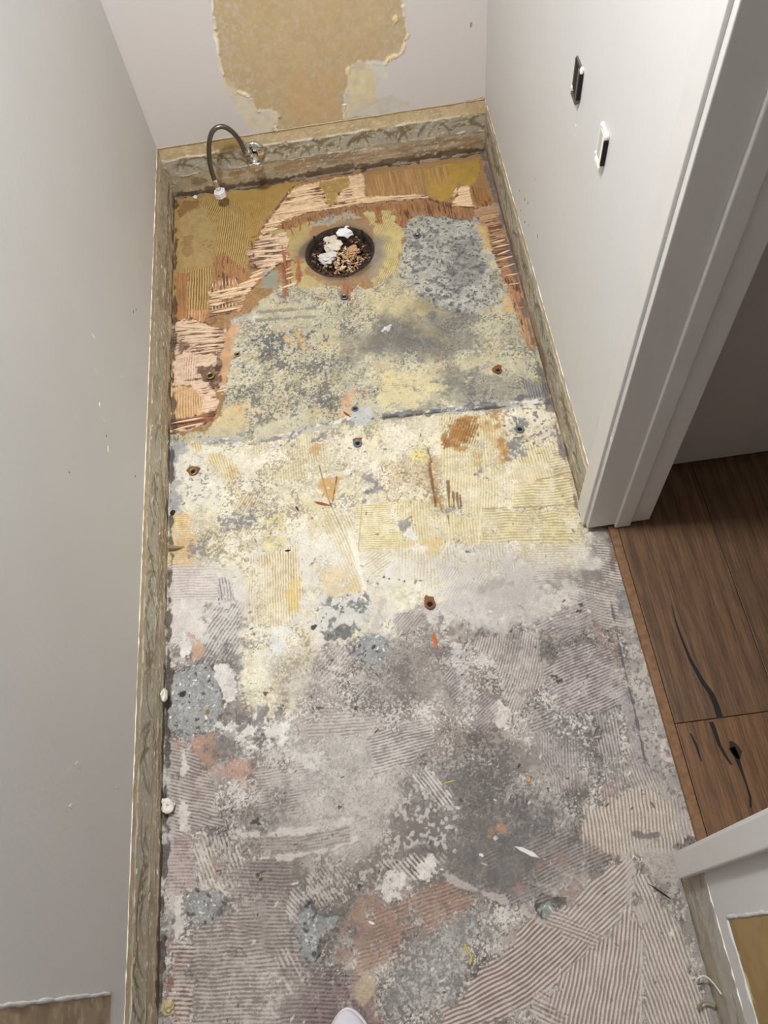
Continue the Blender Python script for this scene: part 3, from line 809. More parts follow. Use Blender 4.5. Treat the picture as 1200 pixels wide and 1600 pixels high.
Rg([(840, 1150), (900, 1150), (950, 1210), (860, 1240)], (880, 1150, 884, 1230), 0.0070, (186, 178, 174), (128, 118, 116), 0.75, k=53, fade=-0.2)
Rg([(930, 1110), (965, 1105), (980, 1240), (950, 1240)], (940, 1110, 962, 1230), 0.0075, (190, 182, 176), (130, 120, 117), 0.8, k=54)
Rg([(830, 1130), (870, 1150), (880, 1230), (850, 1190)], (838, 1140, 872, 1210), 0.008, (188, 180, 175), (126, 116, 114), 0.7, k=55, fade=0)
Rg([(985, 1110), (1015, 1190), (1060, 1250), (1085, 1300), (1000, 1300), (980, 1200)], (1000, 1190, 1040, 1300), 0.0080, (200, 190, 182), (146, 134, 128), 0.8, k=56)
Rg([(910, 1262), (1000, 1232), (1046, 1240), (1092, 1260), (1094, 1304), (1046, 1332), (906, 1336)], (958, 1262, 966, 1332), 0.0082, (212, 202, 187), (156, 142, 131), 0.95, k=57, clean=True)
Rg([(740, 1350), (870, 1290), (960, 1335), (900, 1400), (800, 1420)], (760, 1372, 880, 1318), 0.0075, (160, 153, 149), (104, 98, 97), 0.75, k=58, fade=-0.2)
Rg([(734, 1548), (800, 1470), (836, 1430), (870, 1452), (926, 1478), (850, 1556), (760, 1606), (690, 1612), (690, 1585)], (745, 1548, 845, 1498), 0.0086, (206, 196, 185), (138, 116, 110), 0.95, h=0.0018, bend=-0.9, k=59, clean=True)
Rg([(870, 1432), (900, 1400), (958, 1340), (988, 1342), (988, 1404), (944, 1470), (928, 1476)], (905, 1440, 976, 1368), 0.0084, (208, 199, 188), (150, 136, 129), 0.97, h=0.0018, bend=0.3, k=63, clean=True)
Rg([(846, 1440), (878, 1428), (940, 1466), (926, 1482)], (852, 1446, 922, 1474), 0.0084, (206, 197, 186), (150, 136, 129), 0.9, h=0.0018, k=64, clean=True)
Rg([(846, 1560), (930, 1482), (986, 1408), (1002, 1480), (1002, 1612), (890, 1612)], (968, 1450, 952, 1610), 0.0086, (210, 201, 189), (146, 131, 124), 0.97, h=0.0018, bend=0.35, k=60, clean=True)
Rg([(988, 1412), (992, 1372), (1016, 1372), (1062, 1450), (1108, 1612), (1003, 1612), (1001, 1480)], (1010, 1380, 1084, 1568), 0.0086, (208, 199, 187), (150, 136, 128), 0.97, h=0.0018, bend=0.15, k=61, clean=True)
Rg([(845, 1556), (892, 1604), (860, 1612), (826, 1580)], (826, 1585, 875, 1608), 0.009, (206, 196, 184), (128, 110, 104), 0.9, k=62)
St([(1002, 1470), (1001, 1612)], 0.004, (205, 196, 184), 0.7)
St([(690, 1366), (745, 1391), (800, 1411), (850, 1442)], 0.008, (190, 181, 174), 0.75, rag=0.003, addh=0.001)
St([(984, 1345), (988, 1400), (1004, 1430)], 0.020, (190, 180, 172), 0.9, rag=0.004, addh=0.0016)
A([(992, 1310), (1020, 1300), (1046, 1330), (1060, 1370), (1030, 1375), (1000, 1345)], (184, 174, 166), 0.7, edge=0.006, rag=0.01, k=90, h=0.0014)
St([(990, 1302), (1015, 1306), (1026, 1302)], 0.007, (122, 114, 110), 0.85, rag=0.003)
St([(1000, 1345), (1016, 1370), (1040, 1385)], 0.005, (150, 138, 132), 0.7, rag=0.003)
A([(992, 1395), (1006, 1402), (1008, 1420), (996, 1414)], (118, 110, 108), 0.8, k=91)
# strip beside the wooden threshold
A([(962, 905), (985, 930), (1010, 1000), (1052, 1130), (1092, 1310), (1060, 1300), (1010, 1190), (985, 1060)], (172, 164, 158), 0.8, edge=0.006, rag=0.006, k=92)
A([(965, 905), (1000, 985), (1040, 1110), (1050, 1180), (1010, 1150), (985, 1050)], (202, 194, 184), 0.7, cover=0.4, cs=0.03, k=93)
A([(968, 930), (980, 925), (985, 950), (970, 955)], (130, 130, 132), 0.8, k=94)
A([(968, 1065), (988, 1080), (1012, 1185), (1000, 1200), (985, 1160)], (170, 160, 160), 0.85, edge=0.005, rag=0.004, k=95)
St([(955, 940), (975, 1040), (992, 1110), (1008, 1185)], 0.0035, (96, 88, 84), 0.85, h=-0.002, rag=0.0015)
Sp([(960, 900), (1010, 1000), (1090, 1300), (1000, 1200)], (112, 106, 104), 0.14, 0.005, 0.7, k=24)
A([(1020, 1150), (1045, 1150), (1060, 1190), (1035, 1190)], (212, 202, 192), 0.8, cover=0.6, k=96)
# white drips, left edge
for q in ([(280, 1172), (289, 1172), (295, 1198), (286, 1212)], [(283, 1250), (296, 1258), (291, 1300), (277, 1298)], [(271, 1412), (284, 1400), (283, 1458), (272, 1474)]):
    blot(q, (216, 209, 202), 0.9, rag=0.004, k=97)
A([(262, 1290), (272, 1280), (272, 1420), (262, 1460)], (190, 184, 180), 0.6, edge=0.004, k=98)
Bl((262, 1572), 0.012, (190, 176, 140), 0.9, 0.002)
# stray specks everywhere on the grey
fl.spots(LOW, 170, 0.0010, 0.0030, [(70, 64, 60), (92, 84, 76), (60, 54, 48)], 0.85, k=5)
fl.spots(LOW, 120, 0.0010, 0.0035, [(226, 220, 212), (214, 206, 198)], 0.85, 0.0008, k=6)
for p, r in (((415, 1083), 0.004), ((812, 1198), 0.004), ((866, 1058), 0.007), ((874, 1064), 0.004), ((888, 1215), 0.003), ((556, 1106), 0.005), ((500, 1105), 0.004), ((910, 945), 0.004), ((905, 955), 0.004), ((530, 1260), 0.005), ((560, 1385), 0.005), ((405, 1368), 0.006), ((400, 1285), 0.006)):
    Bl(p, r * 0.75, (62, 55, 46), 0.85, -0.001, rag=0.9, k=int(p[0]) % 3, asp=1.25)

# --- torn plywood round the toilet drain
WOODZ = [(268, 312), (752, 238), (770, 300), (800, 400), (838, 540), (826, 548), (806, 480), (784, 420), (760, 360), (742, 338), (650, 332), (632, 352), (624, 420), (600, 432),
         (575, 450), (480, 445), (440, 425), (432, 450), (398, 482), (362, 500), (362, 560), (350, 605), (344, 650), (324, 672), (262, 680), (266, 500)]
A(WOODZ, (158, 120, 76), 1.0, edge=0.002, rag=0.004, rs=0.02, k=100, h=0.0)
gx = fl.fbm(0.03, 4, 5, (0.12, 2.2)); gy = fl.fbm(0.03, 5, 5, (2.4, 0.12))
def wood(pts, c, o=1.0, h=None, along='y', amp=0.14, k=101, dark=(95, 55, 34), dk=0.0, edge=0.0016, rag=0.003):
    """exposed veneer: grain along x or y of the room, optional dark gashes with painted shadow"""
    wd, m = A(pts, c, o, edge=edge, rag=rag, rs=0.012, k=k, h=h, vary=0)
    g = (gx if along == 'y' else gy)[wd]
    cc = fl.c[wd]
    cc *= (1 + (amp * g * m)[..., None])
    fl.h[wd] += 0.0004 * g * m
    if dk:
        t_ = 1.3 * (0.5 - dk) * 2
        mm = m * sstep(t_ - 0.25, t_ + 0.25, g * 0.9 + 0.45 * fl.fbm(0.03, k, 3)[wd])
        fl.put(wd, mm * 0.9, dark)  # gash colour includes the shadow between splinters
        fl.h[wd] -= 0.0015 * mm
OL = (170, 142, 86)
A([(272, 312), (482, 278), (440, 316), (412, 345), (400, 372), (392, 400), (386, 436), (330, 452), (324, 492), (270, 505)], OL, 0.95, edge=0.003, rag=0.004, k=102, h=0.0006)
A([(285, 322), (336, 318), (334, 365), (330, 415), (282, 420)], (172, 148, 100), 0.85, edge=0.006, rag=0.006, k=103)
A([(335, 312), (470, 280), (430, 318), (404, 350), (396, 400), (350, 380)], (164, 130, 58), 0.55, edge=0.01, rag=0.01, k=104)
A([(276, 318), (310, 314), (306, 330), (280, 340)], (128, 92, 52), 0.8, rag=0.008, k=105)
A([(286, 370), (300, 370), (299, 400), (284, 402)], (142, 108, 66), 0.7, k=106)
A([(318, 378), (336, 375), (336, 398), (322, 398)], (132, 100, 48), 0.6, cover=0.5, cs=0.008, k=107)
Rg([(322, 322), (365, 314), (385, 330), (392, 380), (384, 420), (338, 420), (340, 370), (336, 345)], (362, 330, 356, 420), 0.0062, (190, 164, 106), (130, 100, 50), 0.95, k=70, bend=0.3, clean=True)
Rg([(322, 316), (350, 312), (340, 345), (330, 350)], (326, 345, 342, 315), 0.0062, (186, 160, 102), (130, 102, 52), 0.9, k=71, clean=True)
Rg([(292, 422), (334, 418), (328, 470), (315, 500), (290, 500)], (310, 425, 308, 495), 0.0068, (196, 166, 112), (128, 94, 50), 0.95, k=72, clean=True)
Rg([(385, 320), (420, 306), (415, 340), (398, 370)], (400, 350, 408, 315), 0.0062, (180, 150, 78), (146, 112, 48), 0.7, k=73)
wood([(334, 400), (352, 398), (388, 424), (386, 440), (332, 452)], (168, 118, 78), 0.9, k=110, dk=0.1)
wood([(274, 425), (294, 428), (293, 500), (272, 506)], (160, 112, 74), 0.9, k=111)
wood([(296, 486), (324, 484), (322, 505), (296, 502)], (206, 150, 112), 0.8, k=112)
PALE = (226, 196, 158)
wood([(402, 374), (418, 346), (436, 322), (458, 293), (500, 283), (566, 272), (572, 305), (620, 305), (668, 303), (668, 309), (600, 314), (560, 318), (520, 325), (476, 334), (448, 343), (428, 356), (420, 374)], PALE, 1.0, -0.0018, 'x', 0.09, k=113, dk=0.05)
A([(500, 284), (546, 276), (546, 292), (530, 300), (523, 320), (513, 320), (504, 300)], (164, 136, 74), 0.97, edge=0.002, rag=0.003, k=114, h=0.0008)
wood([(572, 274), (662, 262), (664, 300), (576, 308)], (170, 132, 84), 0.95, 0.0006, 'y', 0.14, k=115)
A([(662, 264), (752, 246), (750, 272), (734, 292), (716, 284), (713, 306), (692, 318), (670, 305)], (172, 140, 62), 0.97, edge=0.002, rag=0.003, k=116, h=0.0012)
wood([(664, 265), (700, 258), (700, 285), (668, 292)], (172, 136, 84), 0.7, None, 'y', 0.12, k=117)
wood([(712, 292), (732, 290), (736, 310), (742, 322), (704, 322), (708, 312)], PALE, 1.0, -0.0015, 'x', 0.1, k=118)
wood([(734, 290), (760, 296), (772, 322), (746, 326), (738, 310)], (158, 112, 68), 0.95, 0.0006, 'y', 0.2, k=119, dk=0.12)
wood([(736, 326), (776, 318), (790, 372), (768, 382), (752, 352)], (188, 154, 122), 0.97, -0.001, 'x', 0.14, k=120, dk=0.2)
wood([(764, 378), (792, 368), (806, 425), (784, 432)], (170, 130, 98), 0.97, -0.001, 'x', 0.2, k=121, dk=0.3)
wood([(784, 430), (808, 424), (822, 482), (806, 486)], (176, 128, 92), 0.97, -0.0015, 'y', 0.2, k=122, dk=0.18)
wood([(800, 470), (822, 480), (838, 545), (822, 540)], (190, 150, 114), 0.85, -0.001, 'y', 0.15, k=123, dk=0.1)
A([(744, 350), (760, 352), (772, 388), (756, 384)], (206, 172, 116), 0.85, edge=0.003, k=124)
A([(786, 458), (800, 462), (802, 488), (788, 486)], (210, 176, 124), 0.9, edge=0.003, k=125)
wood([(438, 348), (520, 326), (672, 310), (738, 322), (738, 344), (650, 334), (628, 350), (602, 345), (570, 336), (520, 340), (470, 352), (452, 372), (440, 364)], (156, 114, 74), 0.97, -0.0025, 'y', 0.2, k=126, dk=0.22)
A([(460, 348), (478, 344), (480, 365), (470, 372), (460, 366)], (172, 140, 70), 0.9, edge=0.002, k=127)
A([(420, 362), (450, 360), (490, 345), (480, 375), (478, 432), (458, 444), (452, 405), (440, 380)], (180, 160, 108), 0.95, edge=0.003, rag=0.004, k=128, h=-0.0005)
A([(500, 340), (545, 330), (560, 340), (520, 350), (490, 352)], (176, 168, 146), 0.85, edge=0.004, rag=0.005, k=129)
Sp([(495, 336), (560, 328), (560, 345), (490, 355)], (116, 112, 112), 0.3, 0.006, 0.8, k=25)
CO = (196, 180, 126)
A([(566, 330), (626, 326), (630, 350), (624, 420), (600, 434), (580, 440), (596, 380), (575, 345)], CO, 0.95, edge=0.003, rag=0.004, k=130, h=-0.0004)
Rg([(575, 336), (612, 330), (622, 350), (600, 366), (580, 352)], (578, 362, 592, 330), 0.0058, (204, 188, 134), (160, 140, 92), 0.85, k=74)
Rg([(604, 380), (624, 376), (622, 428), (582, 442), (592, 410)], (596, 440, 618, 384), 0.0055, (206, 190, 138), (164, 144, 96), 0.85, k=75)
Rg([(464, 425), (485, 428), (505, 446), (470, 448)], (468, 428, 498, 446), 0.0056, (204, 188, 134), (160, 142, 94), 0.8, k=76)
A([(458, 432), (506, 436), (508, 452), (462, 452)], CO, 0.5, edge=0.004, k=131)
wood([(585, 322), (596, 320), (598, 350), (588, 348)], (144, 94, 60), 0.95, -0.001, 'y', 0.15, k=132)
wood([(610, 318), (640, 316), (636, 356), (622, 352), (612, 335)], (154, 108, 70), 0.95, -0.001, 'y', 0.2, k=133, dk=0.15)
wood([(438, 374), (448, 372), (456, 420), (450, 462), (442, 462), (436, 420)], (154, 100, 66), 0.95, -0.0015, 'y', 0.15, k=134)
wood([(462, 400), (470, 398), (472, 440), (463, 444)], (158, 104, 70), 0.95, -0.0015, 'y', 0.12, k=135)
wood([(534, 430), (556, 424), (552, 440), (546, 468), (532, 468)], (154, 106, 74), 0.95, -0.0012, 'y', 0.2, k=136)
A([(540, 420), (570, 415), (566, 432), (548, 440)], (176, 124, 90), 0.85, edge=0.003, k=137)
wood([(404, 372), (424, 372), (446, 360), (452, 376), (446, 394), (458, 406), (430, 412), (404, 422), (390, 410), (386, 395)], (222, 194, 164), 1.0, -0.0015, 'x', 0.1, k=138, dk=0.3)
wood([(392, 402), (406, 420), (440, 408), (438, 420), (400, 430), (386, 414)], (150, 122, 84), 0.9, None, 'x', 0.15, k=139, dk=0.2)
wood([(326, 456), (384, 442), (404, 424), (432, 414), (404, 440), (386, 458), (352, 468), (326, 474)], PALE, 1.0, -0.001, 'x', 0.07, k=140, dk=0.12)
wood([(330, 440), (372, 432), (372, 448), (330, 456)], (204, 160, 120), 0.9, None, 'y', 0.25, k=141, dk=0.32)
wood([(326, 472), (354, 468), (388, 456), (376, 484), (328, 494)], (206, 168, 132), 1.0, -0.002, 'x', 0.15, k=142, dk=0.3)
wood([(268, 503), (302, 498), (352, 514), (350, 545), (328, 552), (268, 537)], (228, 202, 172), 1.0, -0.001, 'x', 0.06, k=143, dk=0.24)
for i in range(6):
    St([(278 + i * 3, 517 + i * 6), (310, 516 + i * 5.4), (349, 514 + i * 5.2)], 0.0028 + 0.0006 * (i % 3), (98, 60, 42), 0.85, h=-0.003, rag=0.0012, k=i)
wood([(270, 538), (300, 545), (346, 548), (344, 580), (342, 606), (308, 602), (270, 602)], (224, 196, 170), 1.0, -0.001, 'x', 0.06, k=144, dk=0.08)
Rg([(286, 556), (302, 554), (304, 600), (286, 600)], (294, 556, 293, 600), 0.006, (234, 212, 188), (176, 130, 100), 0.7, k=77)
A([(270, 530), (300, 534), (292, 548), (270, 560)], (94, 58, 40), 0.85, edge=0.003, rag=0.006, k=145, cover=0.7, cs=0.02)
A([(312, 578), (330, 566), (346, 574), (346, 604), (330, 608), (316, 596)], (92, 58, 40), 0.92, edge=0.003, rag=0.006, k=146, h=-0.003)
A([(336, 552), (346, 550), (346, 580), (338, 575)], (88, 60, 46), 0.85, edge=0.002, rag=0.004, k=147)
wood([(266, 604), (308, 604), (340, 624), (340, 640), (300, 652), (266, 658)], (218, 182, 138), 1.0, -0.0006, 'x', 0.06, k=148)
Rg([(272, 608), (310, 606), (318, 620), (300, 648), (272, 652)], (292, 608, 291, 650), 0.0066, (222, 188, 142), (172, 126, 84), 0.8, k=78)
wood([(296, 600), (330, 606), (342, 626), (338, 640), (312, 646), (318, 622)], (230, 200, 174), 0.95, -0.001, 'x', 0.06, k=149, dk=0.05)
wood([(266, 656), (310, 648), (338, 642), (330, 656), (312, 664), (266, 676)], (150, 100, 74), 1.0, -0.002, 'x', 0.2, k=150, dk=0.4)
St([(266, 674), (296, 670), (316, 662)], 0.007, (232, 206, 180), 0.95, rag=0.001, h=0.001)
A([(346, 545), (364, 500), (372, 510), (362, 560), (352, 604), (343, 602)], (208, 166, 126), 0.85, edge=0.002, rag=0.004, k=151, h=-0.002)
A([(398, 425), (412, 420), (412, 445), (398, 442)], (176, 124, 88), 0.85, k=152)
A([(410, 420), (436, 420), (432, 452), (412, 448)], (150, 158, 146), 0.85, edge=0.003, rag=0.005, k=153)
A([(318, 500), (330, 495), (345, 500), (330, 512)], (120, 78, 52), 0.6, cover=0.5, cs=0.008, k=154)
# dark torn rims of the veneer, shadow at the edges painted in
RIM = (92, 54, 34)
for q in ([(396, 400), (392, 372), (402, 368), (418, 344), (436, 320), (456, 293), (478, 282)], [(402, 374), (428, 356), (448, 343), (476, 334), (520, 325), (560, 318), (600, 315), (668, 309), (706, 322), (742, 323)],
          [(326, 474), (352, 468), (386, 458), (404, 440), (432, 414)], [(328, 494), (376, 485)], [(386, 395), (404, 424), (430, 412), (458, 406)],
          [(268, 503), (300, 497), (330, 508)], [(503, 302), (513, 321), (523, 321), (530, 300)], [(690, 319), (714, 306), (716, 286)], [(338, 640), (320, 662), (268, 677)]):
    St(q, 0.0035, RIM, 0.85, rag=0.0018, rs=0.01, h=-0.003, k=3, cover=0.75)
# halo of the drain
for r, c, o in ((0.118, (146, 132, 108), 0.45), (0.100, (92, 76, 58), 0.8)):
    fl.blobL(HOLE, r, c, o, None, 0.10, 1, 1.02)
A([(585, 370), (600, 372), (606, 400), (590, 430), (572, 440), (578, 410)], (150, 142, 128), 0.75, edge=0.004, rag=0.006, k=155)
# the gap along the walls
for q in ([(275, 309), (262, 1040), (250, 1610)], [(275, 309), (755, 237)]):
    St(q, 0.010, (64, 54, 44), 0.8, rag=0.004, rs=0.03, h=-0.004, k=2, cover=0.75, cs=0.05)
St([(755, 237), (832, 531), (902, 792)], 0.012, (104, 92, 88), 0.75, rag=0.004, rs=0.03, k=2, cover=0.75, cs=0.05)
St([(1062, 1376), (1122, 1600)], 0.014, (150, 144, 138), 0.85, rag=0.004, k=3)
St([(905, 800), (950, 825), (962, 900)], 0.010, (110, 80, 58), 0.6, rag=0.004, k=3)
floor = fl.build('floor', M_floor, None, lambda X, Y: (X - HOLE[0]) ** 2 + (Y - HOLE[1]) ** 2 < HR ** 2)
tag(floor, 'stripped bathroom floor of scraped adhesive, grey levelling compound and torn plywood', 'floor', kind='structure')

# floor behind the photographer, the same scraped grey compound
fl.cache.clear()
f2 = Surf(2, 0.0, 0, -0.008, 0.958, 1, -2.16, -2.80, 0.004, 1, (150, 142, 137), 1.0, seed=8, loc=True)
Q2 = [(-0.1, -2.1), (1.1, -2.1), (1.1, -2.9), (-0.1, -2.9)]
f2.fill(Q2, (178, 170, 164), 0.7, cover=0.45, cs=0.06)
f2.fill(Q2, (116, 110, 107), 0.7, cover=0.3, cs=0.06, k=2)
f2.ridges(Q2, (0.3, -2.2, 0.9, -2.7), 0.016, (200, 190, 180), None, 0.6, fade=0.0)
o = f2.build('scraped_ground', M_floor, floor)

# ------------------------------------------------------------------ walls, with the torn strip where the baseboards were
random.seed(5)
SZ = 0.163
ZC = 2.40
def leafprint(S, s0, s1, z0, z1, n, c, seed, wmul=1.0):
    rng = random.Random(seed)
    for i in range(n):
        s = rng.uniform(s0, s1); z = rng.uniform(z0 - 0.005, z0 + 0.02)
        L = rng.uniform(0.045, 0.10); lean = rng.choice((-1, 1)) * rng.uniform(0.3, 1.1)
        pts = []
        for j in range(6):
            u = j / 5
            a = lean * (0.2 + 1.0 * u)
            pts.append((s + math.sin(a) * L * u, min(z + math.cos(a) * L * u * 0.8, z1)))
        S.stroke(pts, rng.uniform(0.006, 0.012) * wmul, c, rng.uniform(0.6, 0.95), taper=True)

def strip(axis, val, sa, s0, s1, sign, gain, seed, bands, leafn, step=0.0025, wall_light=(206, 198, 182)):
    """tan paper, leaf wallpaper, brown glue: bands = z of (paper/wallpaper, wallpaper/glue)"""
    S = Surf(axis, val, sa, s0, s1, 2, -0.006, SZ, step, sign, (140, 128, 108), gain, seed=seed, loc=True)
    za, zb = bands
    lo_, hi_ = s0 - 0.01, s1 + 0.01
    # glue-brown foot
    S.fill([(lo_, -0.02), (hi_, -0.02), (hi_, zb), (lo_, zb)], (142, 132, 114), 1, rag=0.004, vary=0.10)
    S.fill([(lo_, -0.02), (hi_, -0.02), (hi_, zb), (lo_, zb)], (108, 92, 70), 0.65, cover=0.26, cs=0.03, asp=(3.5, 0.7), k=2, h=-0.0005)
    S.fill([(lo_, -0.02), (hi_, -0.02), (hi_, zb), (lo_, zb)], (168, 157, 138), 0.6, cover=0.22, cs=0.03, asp=(3.5, 0.7), k=3, h=0.0005)
    # wallpaper
    wp = [(lo_, zb), (hi_, zb), (hi_, za), (lo_, za)]
    S.fill(wp, (150, 146, 134), 1, rag=0.003, rs=0.03, k=4, h=0.0012, vary=0.04)
    leafprint(S, s0, s1, zb + 0.004, za - 0.004, leafn, (104, 93, 70), seed)
    S.fill(wp, (150, 134, 106), 0.6, cover=0.10, cs=0.04, asp=(1.6, 0.8), k=5, rag=0.002)
    # tan drywall paper on top
    S.fill([(lo_, za), (hi_, za), (hi_, SZ + 0.02), (lo_, SZ + 0.02)], (176, 159, 126), 1, rag=0.002, k=6, h=0.0002, vary=0.06)
    # torn light edges
    for z_, c_, w_, cv in ((za, wall_light, 0.0034, 0.7), (zb, (206, 196, 174), 0.0032, 0.4), (zb * 0.55, (190, 178, 152), 0.0026, 0.25)):
        n = int((s1 - s0) / 0.02)
        rng = random.Random(seed + int(z_ * 1000))
        S.stroke([(s0 + (s1 - s0) * i / n, z_ + rng.uniform(-0.003, 0.003)) for i in range(n + 1)], w_, c_, 0.85, rag=0.001, cover=cv, cs=0.04, addh=0.0014)
    S.speck([(lo_, 0), (hi_, 0), (hi_, SZ), (lo_, SZ)], (198, 190, 170), 0.025, 0.005, 0.6, asp=(1.5, 0.8), h=0.0006)
    S.stroke([(s0, 0.004), (s1, 0.004)], 0.014, (62, 50, 36), 0.85, rag=0.005, rs=0.03, cover=0.75, cs=0.05)
    return S

# back wall: paint above, tan patch where the cistern stood
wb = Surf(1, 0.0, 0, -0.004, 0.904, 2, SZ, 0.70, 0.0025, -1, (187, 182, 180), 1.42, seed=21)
TAN = (167, 148, 114)
patch = [(330, -60), (626, -60), (628, 0), (634, 35), (636, 60), (628, 82), (610, 94), (590, 98), (560, 98), (545, 108), (541, 140), (537, 185),
         (600, 180), (680, 172), (762, 150), (762, 175), (500, 215), (420, 225), (428, 205), (436, 182), (425, 172), (402, 172), (388, 150), (360, 138), (345, 110), (338, 60), (333, 20)]
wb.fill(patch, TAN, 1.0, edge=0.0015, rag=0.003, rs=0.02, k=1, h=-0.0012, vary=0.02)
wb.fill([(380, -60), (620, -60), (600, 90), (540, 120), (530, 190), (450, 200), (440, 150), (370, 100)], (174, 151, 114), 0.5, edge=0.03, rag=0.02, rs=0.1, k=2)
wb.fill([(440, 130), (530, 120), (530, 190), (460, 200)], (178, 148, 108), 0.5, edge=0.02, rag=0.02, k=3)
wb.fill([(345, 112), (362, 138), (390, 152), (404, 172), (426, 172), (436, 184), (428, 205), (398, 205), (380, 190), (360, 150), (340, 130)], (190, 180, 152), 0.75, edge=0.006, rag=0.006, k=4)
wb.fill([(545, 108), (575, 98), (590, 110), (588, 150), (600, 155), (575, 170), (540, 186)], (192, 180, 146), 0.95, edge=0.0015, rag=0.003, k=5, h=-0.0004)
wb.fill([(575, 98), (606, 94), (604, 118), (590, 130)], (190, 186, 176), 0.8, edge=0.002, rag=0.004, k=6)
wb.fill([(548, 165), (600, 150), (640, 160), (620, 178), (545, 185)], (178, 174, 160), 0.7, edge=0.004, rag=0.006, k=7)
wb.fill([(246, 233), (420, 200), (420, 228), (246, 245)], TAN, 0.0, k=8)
rng = random.Random(4)
def frayed(S, pts, w_, c_, hh, k=0, cover=0.45):
    q = []
    for (x0, y0), (x1, y1) in zip(pts, pts[1:]):
        for j in range(4):
            q.append((x0 + (x1 - x0) * j / 4 + rng.uniform(-1.2, 1.2), y0 + (y1 - y0) * j / 4 + rng.uniform(-1.2, 1.2)))
    S.stroke(q + [pts[-1]], w_, c_, 0.9, rag=0.0016, cover=cover, cs=0.02, addh=hh, k=k)
frayed(wb, [(330, -20), (334, 20), (338, 60), (346, 110), (362, 138), (390, 152), (404, 172), (426, 172), (436, 184), (428, 206)], 0.006, (204, 188, 150), 0.0022)
frayed(wb, [(333, 0), (337, 60), (345, 110), (360, 138), (388, 150)], 0.004, (206, 203, 198), 0.0025, 2, 0.5)
frayed(wb, [(628, 0), (634, 35), (636, 60), (628, 82), (608, 95), (590, 98)], 0.005, (208, 190, 150), 0.0025, 1)
frayed(wb, [(545, 106), (541, 140), (537, 185)], 0.006, (206, 190, 152), 0.0025, 3, 0.6)
wb.stroke([(246, 232), (420, 204), (500, 195), (620, 180), (760, 155)], 0.003, (206, 198, 178), 0.8, rag=0.001, cover=0.6)
wb.blob((617, 32), 0.009, (206, 184, 138), 0.95, 0.003)
wb.stroke([(603, 100), (606, 92), (616, 86)], 0.006, (214, 192, 148), 0.95, addh=0.003)
wb.blob((736, 38), 0.004, (120, 108, 92), 0.9, asp=0.6)
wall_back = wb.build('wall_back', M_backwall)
tag(wall_back, 'white painted back wall with a large torn tan patch', 'wall', kind='structure')
box('wall_core', (-0.1, 0.006, -0.2), (1.02, 0.10, ZC), M_wall, wall_back)
box('upper_paint', (-0.004, 0.0, 0.70), (0.904, 0.006, ZC), M_wall, wall_back)
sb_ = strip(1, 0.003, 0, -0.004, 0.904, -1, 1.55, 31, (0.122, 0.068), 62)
sb_.fill([(0.02, 0.065), (0.14, 0.07), (0.2, 0.06), (0.33, 0.062), (0.33, 0.03), (0.02, 0.02)], (150, 138, 112), 0.6, edge=0.006, rag=0.008, k=9)
sb_.fill([(0.06, 0.045), (0.09, 0.05), (0.1, 0.035), (0.07, 0.03)], (108, 92, 68), 0.9, edge=0.002, k=10)
sb_.fill([(0.17, 0.06), (0.23, 0.06), (0.22, 0.045), (0.17, 0.04)], (128, 104, 74), 0.8, edge=0.003, k=11)
sb_.fill([(0.15, SZ), (0.25, SZ), (0.24, 0.125), (0.16, 0.12)], (136, 112, 66), 0.7, edge=0.006, rag=0.008, k=12)
sb_.fill([(0.29, 0.06), (0.9, 0.05), (0.9, 0.02), (0.3, 0.03)], (132, 106, 74), 0.75, cover=0.6, cs=0.03, asp=(3, 0.7), edge=0.006, k=13)
sb_.stroke([(0.02, 0.012), (0.3, 0.01), (0.5, 0.014), (0.9, 0.01)], 0.014, (86, 68, 48), 0.85, rag=0.005, rs=0.02)
sb_.build('wallpaper_strip', M_strip, wall_back)

# left wall
wall_left = box('wall_left', (-0.10, -2.80, SZ), (0.0, 0.006, ZC), M_wall)
tag(wall_left, 'smooth white painted left wall', 'wall', kind='structure')
box('wall_core', (-0.10, -2.80, -0.2), (-0.007, 0.006, SZ - 0.001), M_wall, wall_left)
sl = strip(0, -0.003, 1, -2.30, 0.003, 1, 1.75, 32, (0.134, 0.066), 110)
sl.fill([(-0.9, 0.07), (-0.0, 0.07), (0, 0.16), (-0.9, 0.15)], (146, 140, 122), 0.5, edge=0.01, k=15)
for s_, n_ in ((-0.0, 26),):
    for i in range(n_):
        s = rng.uniform(-1.1, -0.02); z = rng.uniform(0.03, 0.13)
        sl.stroke([(s, z), (s + rng.uniform(-0.03, 0.03), z + rng.uniform(-0.01, 0.01))], 0.003, (202, 194, 176), 0.8, rag=0.0015, addh=0.0012)
sl.stroke([(-0.02, 0.06), (-0.12, 0.025), (-0.2, 0.012)], 0.006, (92, 70, 52), 0.85, rag=0.002)
sl.build('wallpaper_strip', M_strip, wall_left)
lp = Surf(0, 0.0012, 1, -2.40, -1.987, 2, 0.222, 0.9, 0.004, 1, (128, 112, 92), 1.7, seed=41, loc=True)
lp.fill([(-2.5, 0.2), (-1.9, 0.2), (-1.9, 1), (-2.5, 1)], (108, 92, 74), 0.7, cover=0.4, cs=0.03, k=1)
lp.fill([(-2.5, 0.2), (-1.9, 0.2), (-1.9, 1), (-2.5, 1)], (152, 138, 116), 0.7, cover=0.2, cs=0.02, k=2)
lp.build('bare_patch', M_strip, wall_left)
